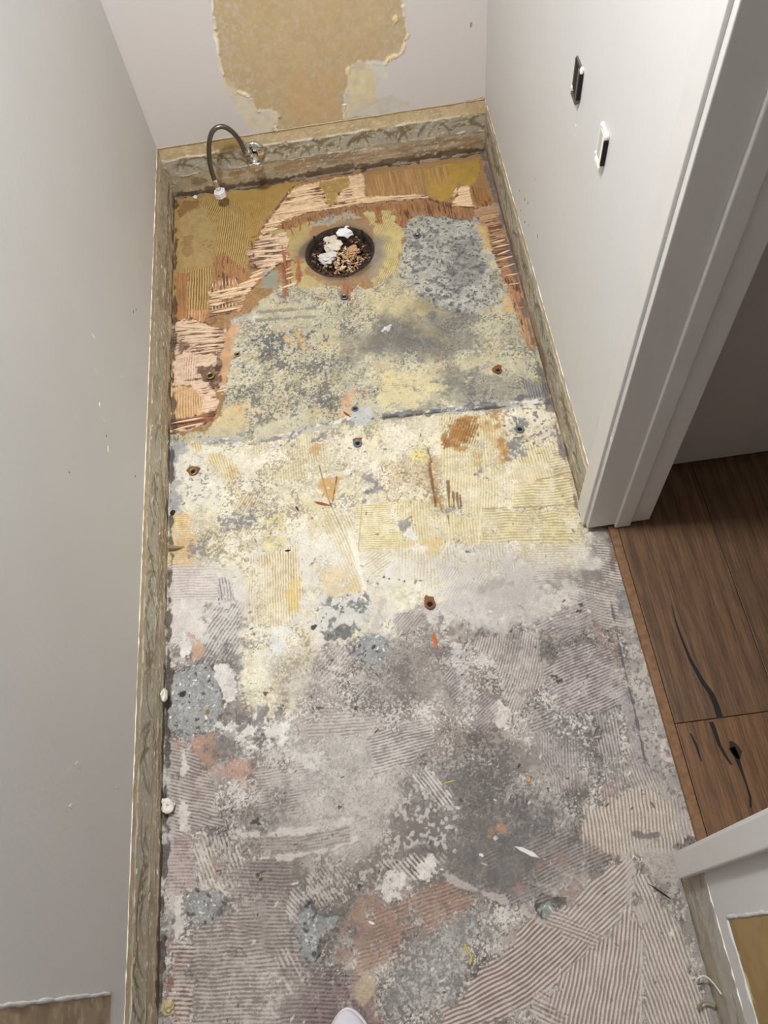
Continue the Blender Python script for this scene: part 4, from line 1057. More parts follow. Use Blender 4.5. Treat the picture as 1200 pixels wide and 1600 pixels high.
def lip(name, pts, r, mat, parent, jit=0.0012, seed=1):
    rg = random.Random(seed)
    bm = bmesh.new()
    P_ = [Vector(p) for p in pts]
    out = []
    for a, b in zip(P_, P_[1:]):
        n = max(2, int((b - a).length / 0.012))
        for j in range(n):
            out.append(a.lerp(b, j / n) + Vector([rg.uniform(-jit, jit) for _ in range(3)]))
    out.append(P_[-1])
    bm_tube(bm, out, [r * rg.uniform(0.6, 1.3) for _ in out], 6)
    return bobj(name, bm, mat, parent)
M_edge = plain('torn_paint_edge', (244, 240, 232), 0.7, noise=0.08, nscale=200)
M_edge2 = plain('torn_paper_edge', (206, 186, 148), 0.8, noise=0.15, nscale=200)
lip('paint_edge', [(0.0006, -1.984, 0.9), (0.0006, -1.984, 0.222)], 0.0028, M_wall, wall_left, 0.0008)
lip('paint_edge', [(-0.0006, -2.3, SZ), (-0.0006, 0.0, SZ)], 0.0019, M_edge, wall_left, 0.0008, 2)
lip('paint_edge', [(0, 0.0008, SZ), (0.9, 0.0008, SZ)], 0.0013, M_edge2, wall_back, 0.0008, 3)

# right wall, with the doorway to the hall
DY0, DY1 = -1.242, -1.884          # clear opening
bm = bmesh.new()
bm_box(bm, (0.90, -1.215, SZ), (1.02, 0.006, ZC))
bm_box(bm, (0.90, -2.80, SZ), (1.02, -1.915, ZC))
bm_box(bm, (0.90, -1.915, 2.08), (1.02, -1.215, ZC))
wall_right = bobj('wall_right', bm, M_wall)
tag(wall_right, 'white painted right wall with doorway to the hall', 'wall', kind='structure')
bm = bmesh.new()
bm_box(bm, (0.907, -1.215, -0.2), (1.02, 0.006, SZ - 0.001))
bm_box(bm, (0.907, -2.80, -0.2), (1.02, -1.915, SZ - 0.001))
bobj('wall_core', bm, M_wall, wall_right)
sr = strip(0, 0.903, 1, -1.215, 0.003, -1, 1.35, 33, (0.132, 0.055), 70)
sr.fill([(-1.2, 0.055), (0, 0.055), (0, 0.0), (-1.2, 0.0)], (128, 110, 94), 0.5, cover=0.6, cs=0.04, asp=(2, 0.8), k=14)
sr.stroke([(-0.0, 0.02), (-0.3, 0.012), (-0.6, 0.018)], 0.016, (96, 84, 76), 0.8, rag=0.004)
sr.fill([(-0.76, 0.05), (-0.82, 0.05), (-0.84, 0.0), (-0.74, 0.0)], (104, 84, 62), 0.85, edge=0.004, k=16)
sr.build('wallpaper_strip', M_strip, wall_right)
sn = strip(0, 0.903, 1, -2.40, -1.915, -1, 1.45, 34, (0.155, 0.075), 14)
sn.fill([(-2.4, 0.155), (-1.9, 0.155), (-1.9, 0.075), (-2.4, 0.075)], (150, 146, 138), 0.55, edge=0.004, k=18)
sn.fill([(-2.4, 0.07), (-1.9, 0.07), (-1.9, 0.0), (-2.4, 0.0)], (136, 130, 120), 0.6, edge=0.01, k=19)
sn.fill([(-2.4, 0.15), (-1.9, 0.15), (-1.9, 0.17), (-2.4, 0.17)], (172, 168, 160), 0.9, edge=0.004, k=17)
sn.build('wallpaper_strip', M_strip, wall_right)
lip('paint_edge', [(0.9005, -1.18, SZ), (0.9005, 0.0, SZ)], 0.0014, M_edge, wall_right, 0.0008, 4)
lip('paint_edge', [(0.9005, -2.4, SZ), (0.9005, -1.93, SZ)], 0.0014, M_edge, wall_right, 0.0012, 5)
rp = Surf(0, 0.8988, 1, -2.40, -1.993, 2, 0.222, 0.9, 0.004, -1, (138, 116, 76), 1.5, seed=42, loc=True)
rp.fill([(-2.5, 0.2), (-1.9, 0.2), (-1.9, 1), (-2.5, 1)], (128, 104, 64), 0.7, cover=0.4, cs=0.06, k=1)
rp.fill([(-2.09, 0.21), (-2.04, 0.21), (-2.04, 0.225), (-2.09, 0.23)], (196, 176, 138), 0.8, edge=0.003, k=2)
rp.build('bare_patch', M_strip, wall_right)
lip('paint_edge', [(0.8994, -1.990, 0.9), (0.8994, -1.990, 0.215)], 0.003, M_wall, wall_right, 0.001, 6)
lip('paint_edge', [(0.8994, -1.992, 0.218), (0.8994, -2.40, 0.222)], 0.0024, M_wall, wall_right, 0.0012, 7)

# small scuffs on the paint
M_mark = plain('scuff_dark', (92, 88, 84), 0.8)
M_markw = plain('scuff_light', (246, 245, 242), 0.6)
def mark(px, py, axis, val, nrm, L, w_, ang, mat, parent, seed=0):
    c = Vector(onplane(px, py, axis, val))
    rg = random.Random(int(px * 31 + py))
    u = Vector((0, 1, 0)) if axis == 0 else Vector((1, 0, 0))
    v = Vector((0, 0, 1))
    n = Vector(nrm)
    bm = bmesh.new()
    top = []; bot = []
    k = 9
    for i in range(k):
        a = 2 * PI * i / k
        r = rg.uniform(0.75, 1.2)
        p = u * math.cos(a) * L / 2 * r + v * math.sin(a) * w_ / 2 * r
        ca, sa = math.cos(ang), math.sin(ang)
        x, y = p.dot(u), p.dot(v)
        p = u * (x * ca - y * sa) + v * (x * sa + y * ca)
        top.append(bm.verts.new(c + p * 0.8 + n * 0.0006)); bot.append(bm.verts.new(c + p - n * 0.0004))
    bm.faces.new(top)
    for i in range(k):
        bm.faces.new([top[i], top[(i + 1) % k], bot[(i + 1) % k], bot[i]])
    return bobj('scuff_mark', bm, mat, parent)
for px, py, L, w_, a in ((812, 298, .004, .007, 0), (820, 312, .006, .009, .4), (825, 317, .004, .008, 0), (814, 329, .004, .006, 0), (820, 347, .007, .007, .3), (826, 352, .004, .005, 0), (840, 369, .003, .013, .1), (836, 280, .002, .005, 0)):
    mark(px, py, 0, W, (-1, 0, 0), L, w_, a, M_mark, wall_right)
for px, py, L, w_, a in ((208, 487, .008, .004, .3), (213, 484, .007, .003, .3), (166, 681, .007, .004, .2), (211, 744, .006, .004, 1.2), (108, 738, .003, .003, 0)):
    mark(px, py, 0, 0.0, (1, 0, 0), L, w_, a, M_mark, wall_left)
for px, py, L, w_, a in ((146, 525, .006, .016, .1), (156, 632, .010, .006, .3), (169, 702, .014, .006, .2), (190, 588, .004, .004, 0), (150, 580, .003, .03, .2), (160, 655, .003, .03, .2), (122, 1195, .012, .02, .2), (112, 1260, .008, .02, .2), (184, 1230, .006, .02, .2)):
    mark(px, py, 0, 0.0, (1, 0, 0), L, w_, a, M_markw if py < 1000 else M_wall, wall_left)
for px, py, L, w_, a in ((900, 196, .004, .005, 0), (899, 212, .003, .006, 0)):
    mark(px, py, 0, W, (-1, 0, 0), L, w_, a, M_markw, wall_right)


M_hall = plain('hall_paint', (186, 178, 174), 0.6, noise=0.02, nscale=8)
# the rest of the shell (behind and above the camera, and the hall)
ceiling = box('ceiling', (-0.10, -2.9, ZC), (2.4, 0.1, ZC + 0.1), M_ceil)
tag(ceiling, 'plain white ceiling above the bathroom', 'ceiling', kind='structure')
wf = box('wall_front', (-0.10, -2.9, -0.2), (2.4, -2.80, ZC), M_hall)
tag(wf, 'plain wall behind the photographer', 'wall', kind='structure')
wh = box('wall_hall', (1.02, -1.13, 0.030), (2.4, -1.03, ZC), M_hall)
tag(wh, 'grey wall in the shaded hall beyond the doorway', 'wall', kind='structure')
we = box('wall_hall_end', (2.3, -2.80, 0.0), (2.4, -1.13, ZC), M_hall)
tag(we, 'far side wall of the hall', 'wall', kind='structure')

# door frame, far side
def frame(name, label, cas, jamb, stop, z0c, z0j):
    e = empty(name, (0, 0, 0))
    tag(e, label, 'door frame', kind='structure')
    box('casing', (cas[0], cas[1], z0c), (cas[2], cas[3], 2.09), M_trim, e, 0.002)
    box('jamb', (jamb[0], jamb[1], z0j), (jamb[2], jamb[3], 2.08), M_trim, e, 0.0016)
    box('door_stop', (stop[0], stop[1], z0j - 0.002), (stop[2], stop[3], 2.08), M_trim, e, 0.0025)
    return e
t1 = frame('trim_1', 'white door frame side at the far edge of the doorway', (0.894, -1.236, 0.9015, -1.188), (0.9, -1.247, 1.032, -1.2155), (0.957, -1.255, 0.990, -1.2465), 0.013, 0.018)
lip('filler_bead', [(0.9005, -1.240, 0.03), (0.9005, -1.240, 0.35)], 0.0018, M_trim, t1, 0.001, 9)
t2 = frame('trim_2', 'white door frame side at the near edge of the doorway', (0.883, -1.926, 0.9015, -1.890), (0.9, -1.9145, 1.032, -1.882), (0.957, -1.8825, 0.990, -1.872), 0.070, 0.018)
box('head_jamb', (0.9, -1.884, 2.05), (1.032, -1.247, 2.08), M_trim, t1)
M_rough = plain('dark_wood_and_void', (74, 52, 38), 0.9, noise=0.3, nscale=80, bump=0.4)
box('dark_void_block', (0.905, -1.238, -0.01), (0.96, -1.19, 0.010), M_rough, t1)  # dark block stands in for the shaded void under the casing
box('dark_void_block', (0.905, -1.92, -0.01), (0.96, -1.888, 0.010), M_rough, t2)  # same dark stand-in for the void under the near casing

# oak floor of the hall
def oak(name, c0, c1, seed):
    m, nt, b = newmat(name)
    tc = nt.nodes.new('ShaderNodeTexCoord')
    mp = nt.nodes.new('ShaderNodeMapping')
    mp.inputs['Scale'].default_value = (30, 1.5, 30)
    mp.inputs['Location'].default_value = (seed * 3.1, seed * 1.7, 0)
    nt.links.new(tc.outputs['Object'], mp.inputs['Vector'])
    wv = nt.nodes.new('ShaderNodeTexWave')
    wv.wave_type = 'BANDS'; wv.bands_direction = 'X'
    wv.inputs['Scale'].default_value = 0.35
    wv.inputs['Distortion'].default_value = 9.0
    wv.inputs['Detail'].default_value = 3
    wv.inputs['Detail Scale'].default_value = 0.6
    nt.links.new(mp.outputs['Vector'], wv.inputs['Vector'])
    n = nt.nodes.new('ShaderNodeTexNoise')
    n.inputs['Scale'].default_value = 9
    n.inputs['Detail'].default_value = 6
    n.inputs['Roughness'].default_value = 0.7
    nt.links.new(mp.outputs['Vector'], n.inputs['Vector'])
    mx = nt.nodes.new('ShaderNodeMix')
    mx.inputs['Factor'].default_value = 0.90
    nt.links.new(wv.outputs['Fac'], mx.inputs['A']); nt.links.new(n.outputs['Fac'], mx.inputs['B'])
    r = nt.nodes.new('ShaderNodeValToRGB')
    r.color_ramp.elements[0].position = 0.34; r.color_ramp.elements[1].position = 0.66
    r.color_ramp.elements[0].color = list(lin(c0)) + [1]; r.color_ramp.elements[1].color = list(lin(c1)) + [1]
    nt.links.new(mx.outputs['Result'], r.inputs['Fac'])
    nt.links.new(r.outputs['Color'], b.inputs['Base Color'])
    bp = nt.nodes.new('ShaderNodeBump')
    bp.inputs['Strength'].default_value = 0.25; bp.inputs['Distance'].default_value = 0.001
    nt.links.new(n.outputs['Fac'], bp.inputs['Height']); nt.links.new(bp.outputs['Normal'], b.inputs['Normal'])
    b.inputs['Roughness'].default_value = 0.5
    return m
OAK = [oak('oak_plank_a', (72, 50, 33), (120, 90, 62), 1), oak('oak_plank_b', (78, 53, 33), (130, 95, 63), 2), oak('oak_plank_c', (68, 48, 32), (112, 84, 58), 3)]
M_oakedge = plain('oak_cut_edge', (128, 95, 64), 0.7, noise=0.25, nscale=90)
M_crack = plain('black_filler', (16, 14, 13), 0.5)
fh = box('floor_hall', (0.952, -2.80, -0.2), (2.3, -1.03, 0.002), M_rough)
tag(fh, 'brown oak plank floor of the hall', 'floor', kind='structure')
ZP = 0.014
def plank(x0, x1, y0, y1, m):
    g = 0.0006
    return box('plank', (x0 + g, y0 + g, 0.002), (x1 - g, y1 - g, ZP), m, fh, 0.0009)
box('edge_strip', (0.9465, -1.90, 0.0005), (0.9640, -1.246, ZP - 0.001), M_oakedge, fh, 0.001)
JY = -1.668
pa = plank(0.9645, 1.158, JY, -1.03, OAK[0])
pb = plank(0.9645, 1.158, -2.80, JY, OAK[1])
plank(1.158, 1.350, -1.99, -1.03, OAK[2]); plank(1.158, 1.350, -2.80, -1.99, OAK[0])
plank(1.350, 1.542, -1.45, -1.03, OAK[1]); plank(1.350, 1.542, -2.80, -1.45, OAK[2])
for i in range(4):
    plank(1.542 + i * .192, 1.734 + i * .192 - (0.01 if i == 3 else 0), -2.80, -1.03, OAK[i % 3])
def crack(pts, wds, parent):
    bm = bmesh.new()
    P_ = [F(x, y, ZP) for x, y in pts]
    L_ = []; R_ = []
    for i, p in enumerate(P_):
        t = (P_[min(i + 1, len(P_) - 1)] - P_[max(i - 1, 0)]).normalized()
        nn = Vector((-t.y, t.x, 0))
        h = Vector((0, 0, 0.0004))
        L_.append(bm.verts.new(p + nn * wds[i] / 2 + h)); R_.append(bm.verts.new(p - nn * wds[i] / 2 + h))
    for i in range(len(P_) - 1):
        bm.faces.new([L_[i], L_[i + 1], R_[i + 1], R_[i]])
    ex = bmesh.ops.extrude_face_region(bm, geom=bm.faces[:])
    bmesh.ops.translate(bm, verts=[v for v in ex['geom'] if isinstance(v, bmesh.types.BMVert)], vec=(0, 0, -0.0015))
    return bobj('filled_crack', bm, M_crack, parent)
crack([(1049, 945), (1055, 968), (1064, 995), (1078, 1030), (1098, 1066), (1112, 1085), (1120, 1105), (1125, 1122)], [.0008, .002, .004, .006, .008, .010, .011, .012], pa)
crack([(1111, 1128), (1118, 1146), (1124, 1164), (1134, 1182), (1143, 1195)], [.008, .007, .006, .005, .003], pb)
crack([(1143, 1168), (1150, 1180), (1157, 1200), (1166, 1225), (1172, 1245), (1173, 1262)], [.012, .010, .005, .003, .004, .004], pb)
crack([(1078, 1145), (1088, 1165), (1096, 1190)], [.002, .005, .002], pb)
M_knot = plain('dark_knot', (46, 30, 20), 0.7, noise=0.4, nscale=150)
k_ = crack([(1141, 1158), (1146, 1166), (1152, 1176), (1154, 1186)], [.004, .016, .018, .006], pb)
k_.name = 'knot'; k_.data.materials.clear(); k_.data.materials.append(M_knot)

# ------------------------------------------------------------------ ceiling lamp (out of frame, the light the room has)
M_glow = plain('lamp_diffuser', (255, 246, 232), 0.5, emit=1.5)
lampo = empty('ceiling_lamp', (LAMP[0], LAMP[1], ZC))
tag(lampo, 'short round ceiling lamp above the middle of the floor', 'lamp')
bm = bmesh.new(); bm_lathe(bm, [(0.0, 0), (0.05, 0), (0.05, -0.02), (0.012, -0.03), (0.012, -0.10), (0.11, -0.115), (0.125, -0.14), (0.12, -0.142), (0.105, -0.12), (0.012, -0.105)], 40); bobj('lamp_base', bm, M_trim, lampo)
bm = bmesh.new(); bm_lathe(bm, [(0.105, -0.125), (0.10, -0.135), (0.0, -0.14)], 40); bobj('diffuser', bm, M_glow, lampo)

# ------------------------------------------------------------------ shut-off valve with its braided hose
vz = 0.112; vx = 0.256
valve = empty('shutoff_valve', (vx, 0, vz))
tag(valve, 'chrome toilet shut-off valve with braided hose curving to a white nut', 'valve')
RY = Matrix.Rotation(PI / 2, 4, 'X')          # z axis -> -y
bm = bmesh.new()
bm_lathe(bm, [(0.0, 0.0), (0.031, 0.0), (0.031, 0.002), (0.029, 0.005), (0.024, 0.009), (0.014, 0.012), (0.010, 0.0125)], 36, M=RY)
bobj('escutcheon', bm, M_chrome, valve)
bm = bmesh.new()
bm_lathe(bm, [(0.009, 0.008), (0.009, 0.024), (0.013, 0.026), (0.0135, 0.036), (0.013, 0.046), (0.0095, 0.048), (0.0095, 0.054), (0.006, 0.055), (0.0, 0.055)], 24, M=RY)
body = bobj('valve_body', bm, M_chrome, valve)
outl = Vector((-0.010, -0.036, 0.020))
bm = bmesh.new()
bm_tube(bm, [(0, -0.036, 0.004), outl * 0.6 + Vector((0, -0.036, 0)) * 0.4, outl], [0.0085, 0.0085, 0.0085], 16)
bobj('outlet', bm, M_chrome, valve)
bm = bmesh.new()
bm_tube(bm, [outl * 0.98, outl + Vector((-0.007, -0.001, 0.012))], 0.0115, 6)
bobj('compression_nut', bm, M_chrome, valve)
bm = bmesh.new()
bm_lathe(bm, [(0.0, 0.054), (0.0045, 0.054), (0.0045, 0.062), (0.0, 0.062)], 12, M=RY)
bobj('stem', bm, M_chrome, valve)
bm = bmesh.new()
seg = 48
prof = [(0.0, 0.060), (0.014, 0.060), (0.0185, 0.063), (0.0185, 0.067), (0.014, 0.0705), (0.0, 0.0715)]
rings = []
for r, h in prof:
    rr = []
    for k in range(seg):
        a = 2 * PI * k / seg
        q = r * (1 + (0.10 * math.cos(8 * a) if r > 0.015 else 0))
        rr.append(bm.verts.new((q * 1.15 * math.cos(a), -h, q * 0.72 * math.sin(a))))
    rings.append(rr)
for a_, b_ in zip(rings[1:], rings[2:-1]):
    for k in range(seg):
        f = bm.faces.new([a_[k], a_[(k + 1) % seg], b_[(k + 1) % seg], b_[k]]); f.smooth = True
bm.faces.new(rings[1][::-1]); bm.faces.new(rings[-2])
bmesh.ops.delete(bm, geom=rings[0] + rings[-1], context='VERTS')
hd_ = bobj('handle', bm, M_chrome, valve)
hpx = [((382, 236), -0.040), ((375, 221), -0.045), ((363, 206), -0.050), ((349, 198), -0.055), ((336, 201), -0.058), ((328.5, 214), -0.061), ((326.5, 236), -0.064), ((329, 260), -0.067), ((335, 280), -0.070), ((342, 297), -0.072)]
base = Vector((vx, 0, vz))
hpts = [outl + Vector((-0.004, -0.001, 0.008))] + [Vector(onplane(x, y, 1, yy)) - base for (x, y), yy in hpx]
hs = spline(hpts, 150)
bm = bmesh.new()
bm_tube(bm, hs, 0.0064, 16, True, True)
ho_ = bobj('hose', bm, None, valve)
ho_.data.materials.append(M_braidA); ho_.data.materials.append(M_braidB)
tl = hs[-1]; tdir = (hs[-1] - hs[-4]).normalized()
bm = bmesh.new(); bm_tube(bm, [hs[-16], hs[-10], tl + tdir * 0.003], [0.0072, 0.0074, 0.0074], 16); bobj('ferrule', bm, M_chrome, ho_)
bm = bmesh.new()
bm_tube(bm, [tl + tdir * d for d in (-0.001, 0.0, 0.003, 0.0032, 0.0190, 0.0192)], [0.008, 0.0125, 0.0135, 0.0172, 0.0172, 0.0145], 6, True)
for f in bm.faces: f.smooth = False
bobj('nut', bm, M_nut, ho_)

# ------------------------------------------------------------------ toilet drain
dr = empty('toilet_drain', (HOLE[0], HOLE[1], 0))
tag(dr, 'dark round toilet drain hole with flange and two bolts', 'drain')
bm = bmesh.new()
bm_lathe(bm, [(0.1, -0.003), (HR + 0.003, 0.0015), (HR - 0.001, 0.001), (HR - 0.004, -0.012), (HR - 0.006, -0.075)], 64)
bobj('pipe_wall', bm, M_black, dr)
bm = bmesh.new()
bm_lathe(bm, [(HR - 0.004, -0.020), (HR - 0.022, -0.022), (HR - 0.024, -0.030), (HR - 0.026, -0.075)], 64)
bobj('flange_ring', bm, M_black, dr)
bm = bmesh.new(); bm_lathe(bm, [(HR - 0.004, -0.074), (0.0, -0.074)], 48); bobj('pipe_floor', bm, M_hole, dr)
for px, py in ((483, 378), (573, 368)):
    p = F(px, py) - Vector((HOLE[0], HOLE[1], 0))
    p = Vector((p.x, p.y, 0)); p = p.normalized() * (HR - 0.013)
    bm = bmesh.new()
    zz = [-0.03 + i * 0.0016 for i in range(36)]
    bm_tube(bm, [(p.x, p.y, z) for z in zz], [0.0034 if i % 2 else 0.0028 for i in range(36)], 10)
    bobj('bolt', bm, M_black, dr)
# crumbled filling in the hole
M_db = [plain('chip_tan', (196, 158, 116), 0.85, noise=0.2, nscale=150), plain('chip_pale', (228, 208, 178), 0.85, noise=0.15, nscale=150), plain('chip_brown', (110, 74, 46), 0.9, noise=0.3, nscale=150), plain('chip_dark', (52, 38, 28), 0.9, noise=0.3, nscale=150)]
rg = random.Random(11)
bm = bmesh.new()
for i in range(560):
    a = rg.uniform(0, 2 * PI); r = (HR - 0.024) * math.sqrt(rg.random())
    zc = -0.046 + 0.026 * max(0, 1 - (r / 0.06) ** 2) + rg.uniform(-0.005, 0.006)
    L_, w_, t_ = rg.uniform(0.003, 0.017), rg.uniform(0.001, 0.006), rg.uniform(0.0005, 0.002)
    Mx = Matrix.Translation((r * math.cos(a), r * math.sin(a), zc)) @ Matrix.Rotation(rg.uniform(0, PI), 4, 'Z') @ Matrix.Rotation(rg.uniform(-0.7, 0.7), 4, 'X') @ Matrix.Rotation(rg.uniform(-0.7, 0.7), 4, 'Y')
    vv = bmesh.ops.create_cube(bm, size=1.0)['verts']
    mi = rg.choice((0, 0, 1, 2) if r * math.cos(a) > -0.02 and r < 0.055 else (0, 2, 2, 3, 3))
    for v in vv: v.co = Mx @ Vector((v.co.x * L_, v.co.y * w_, v.co.z * t_))
    for f in {f for v in vv for f in v.link_faces}: f.material_index = mi
n_ = 40
for i in range(260):
    a = rg.uniform(0, 2 * PI); r = rg.uniform(HR - 0.028, HR - 0.007)
    L_, w_, t_ = rg.uniform(0.003, 0.011), rg.uniform(0.001, 0.005), rg.uniform(0.0008, 0.002)
    Mx = Matrix.Translation((r * math.cos(a), r * math.sin(a), -0.0195 + rg.uniform(0, 0.003))) @ Matrix.Rotation(rg.uniform(0, PI), 4, 'Z') @ Matrix.Rotation(rg.uniform(-0.4, 0.4), 4, 'X')
    vv = bmesh.ops.create_cube(bm, size=1.0)['verts']
    mi = rg.choice((0, 2, 2, 3, 3, 3, 3))
    for v in vv: v.co = Mx @ Vector((v.co.x * L_, v.co.y * w_, v.co.z * t_))
    for f in {f for v in vv for f in v.link_faces}: f.material_index = mi
me = bpy.data.meshes.new('drain_litter'); bm.to_mesh(me); bm.free()
for m in M_db: me.materials.append(m)
dl = mkobj('drain_litter', me); dl.location = (HOLE[0], HOLE[1], 0)
tag(dl, 'fine wood shavings and crumbs filling the toilet drain hole', 'debris', kind='stuff')
# dirt mound below the shavings
bm = bmesh.new()
bm_lathe(bm, [(0.0, -0.028), (0.02, -0.032), (0.045, -0.046), (HR - 0.026, -0.062), (HR - 0.027, -0.070), (0.0, -0.071)], 40)
for v in bm.verts: v.co += Vector((rg.uniform(-.002, .002), rg.uniform(-.002, .002), rg.uniform(-.003, .002)))
md = bobj('dirt_mound', bm, M_db[3]); md.location = (HOLE[0], HOLE[1], 0)
tag(md, 'dark dirt heaped under the shavings in the drain', 'debris', kind='stuff')

def crumple(name, loc, size, mat, seed, label, cat, sub=3, amp=0.35, group=None, rot=(0, 0, 0)):
    rg = random.Random(seed)
    bm = bmesh.new()
    bmesh.ops.create_icosphere(bm, subdivisions=sub, radius=1.0)
    dirs = [(Vector((rg.gauss(0, 1), rg.gauss(0, 1), rg.gauss(0, 1))).normalized(), rg.uniform(0.6, 0.95)) for _ in range(11)]
    fold = [(Vector((rg.gauss(0, 1), rg.gauss(0, 1), rg.gauss(0, 1))) * rg.uniform(1.5, 4.0), rg.uniform(0, 6), rg.uniform(0.10, 0.24) * amp / 0.35) for _ in range(6)]
    for v in bm.verts:
        n = v.co.normalized()
        r = 1.0
        for d, k in dirs:
            c = n.dot(d)
            if c > 0.1: r = min(r, k / c)
        for q, ph, am in fold:
            r += am * (abs(math.sin(n.dot(q) + ph)) - 0.64)
        r *= 1 + rg.uniform(-1, 1) * 0.03
        v.co = Vector((n.x * size[0], n.y * size[1], n.z * size[2])) * r
    o = bobj(name, bm, mat)
    o.location = loc
    o.rotation_euler = rot
    tag(o, label, cat, group)
    return o
M_paper = plain('paper_white', (240, 238, 236), 0.8, noise=0.04, nscale=100, bump=0.1)
M_tissue = plain('tissue', (226, 214, 198), 0.9, noise=0.12, nscale=80, bump=0.3)
M_tiss2 = plain('tissue_white', (226, 220, 212), 0.9, noise=0.08, nscale=80, bump=0.3)
M_plas = plain('plaster_white', (236, 230, 220), 0.9, noise=0.08, nscale=150, bump=0.3)
crumple('paper_wad', F(542, 362, -0.008), (0.026, 0.020, 0.010), M_paper, 3, 'bright white folded paper wad at the back of the drain hole', 'paper', 2, rot=(0.3, 0.2, 0.5))
crumple('tissue_wad', F(521, 382, -0.024), (0.030, 0.028, 0.015), M_tissue, 5, 'beige crumpled tissue wad in the middle of the drain hole', 'tissue', 4, 0.36)
crumple('tissue_wad', F(513, 402, -0.022), (0.032, 0.020, 0.012), M_tiss2, 7, 'off-white crumpled tissue at the front left of the drain hole', 'tissue', 4, 0.36)
crumple('tissue_wad', F(551, 393, -0.022), (0.022, 0.020, 0.010), plain('tan_scrap', (198, 158, 120), 0.9, noise=0.2, nscale=120), 9, 'small tan crumpled scrap at the right of the drain hole', 'tissue', 4, 0.36)

# ------------------------------------------------------------------ chips, splinters and scraps
def prism(bm, outline, thick, M, taper=0.85):
    top = [bm.verts.new(M @ Vector((x * taper, y * taper, thick))) for x, y in outline]
    bot = [bm.verts.new(M @ Vector((x, y, 0))) for x, y in outline]
    bm.faces.new(top); bm.faces.new(bot[::-1])
    n = len(outline)
    for i in range(n):
        bm.faces.new([bot[i], bot[(i + 1) % n], top[(i + 1) % n], top[i]])
def chip_outline(L_, w_, rg, point=False):
    k = 4
    up = [(-L_ / 2 + L_ * i / k, w_ / 2 * rg.uniform(0.6, 1.15) * (1 - (abs(i / k - 0.5) * 2) ** 2 * (0.85 if point else 0.35))) for i in range(k + 1)]
    dn = [(x + rg.uniform(-0.05, 0.05) * L_, -w_ / 2 * rg.uniform(0.6, 1.15) * (1 - (abs(i / k - 0.5) * 2) ** 2 * (0.85 if point else 0.35))) for i, (x, _) in enumerate(up)]
    return dn + up[::-1]
def chip(name, px0, px1, w_, mat, label, cat, thick=0.002, z=0.0006, group=None, point=True, tilt=0.0):
    a, b = F(*px0), F(*px1)
    d = b - a
    rg = random.Random(int(px0[0] * 13 + px0[1] * 7))
    bm = bmesh.new()
    prism(bm, chip_outline(d.length, w_, rg, point), thick, Matrix.Identity(4))
    o = bobj(name, bm, mat)
    o.location = (a + b) / 2 + Vector((0, 0, z))
    o.rotation_euler = (tilt, 0, math.atan2(d.y, d.x))
    tag(o, label, cat, group)
    return o
M_orange = plain('splinter_orange', (190, 112, 66), 0.85, noise=0.25, nscale=120)
M_red = plain('splinter_red', (140, 78, 50), 0.85, noise=0.3, nscale=120)
M_blk = plain('dark_fibre', (40, 34, 26), 0.8)
M_yel = plain('yellow_fibre', (206, 190, 84), 0.8, noise=0.1)
M_wplas = plain('white_plastic', (226, 222, 216), 0.5)
chip('splinter', (677, 988), (683, 1015), 0.010, M_orange, 'orange wood splinter lying on the grey floor below the rusty screw', 'wood chip')
chip('splinter', (490, 784), (518, 791), 0.007, M_red, 'reddish wood splinter on the cream adhesive', 'wood chip')
chip('splinter', (445, 861), (455, 860), 0.005, M_blk, 'short black sliver on the ribbed cream adhesive', 'wood chip')
chip('splinter', (462, 791), (467, 799), 0.003, M_blk, 'thin black sliver left of the reddish splinter', 'wood chip')
chip('wood_chip', (823, 1212), (828, 1224), 0.011, M_db[0], 'small tan wood chip on the dark grey floor', 'wood chip', 0.004)
chip('plastic_sliver', (805, 1323), (842, 1340), 0.011, M_wplas, 'white plastic sliver lying on the dark grey floor', 'scrap')
chip('fibre', (690, 1225), (712, 1219), 0.003, M_yel, 'straight yellow fibre on the grey floor', 'fibre', 0.001)
chip('wood_chip', (411, 1081), (417, 1087), 0.006, M_red, 'tiny brown chip on the cream patch near the concrete circle', 'wood chip')
chip('splinter', (1013, 1381), (1050, 1406), 0.0035, M_blk, 'thin dark twig on the comb marks beside the near door frame', 'wood chip')
chip('splinter', (585, 1146), (592, 1138), 0.003, M_red, 'dark brown sliver on the pale skim coat', 'wood chip')
chip('splinter', (536, 643), (548, 652), 0.005, M_red, 'brown sliver beside the peach stain at the sheet seam', 'wood chip')
chip('wood_chip', (575, 1440), (586, 1444), 0.006, M_plas, 'small cream flake on the pinkish brown floor', 'wood chip')
chip('wood_chip', (748, 1335), (756, 1338), 0.006, M_plas, 'tiny white flake on the dark grey floor', 'scrap')
pts = [F(x, y, 0.002) for x, y in ((736, 1436), (735, 1448), (725, 1474), (730, 1484), (737, 1496), (734, 1508))]
bm = bmesh.new(); bm_tube(bm, spline([pts[2], pts[3], pts[4], pts[5]], 16), 0.0018, 6)
o = bobj('fibre', bm, M_yel); tag(o, 'curled yellow fibre on the grey floor near the bottom', 'fibre')
crumple('plaster_chunk', F(257, 1259, 0.012) + Vector((0.006, 0, 0)), (0.012, 0.016, 0.012), M_plas, 21, 'white plaster chunk lodged against the left wall strip', 'plaster')
crumple('plaster_flake', Vector(onplane(252, 1086, 0, 0.0)) + Vector((0.005, 0, 0)), (0.006, 0.015, 0.012), M_plas, 22, 'cream plaster flake stuck to the left wall strip', 'plaster', 2)
crumple('plaster_crumb', F(305, 308, 0.006), (0.008, 0.007, 0.006), M_plas, 23, 'white crumb in the back left corner of the floor', 'plaster', 2)
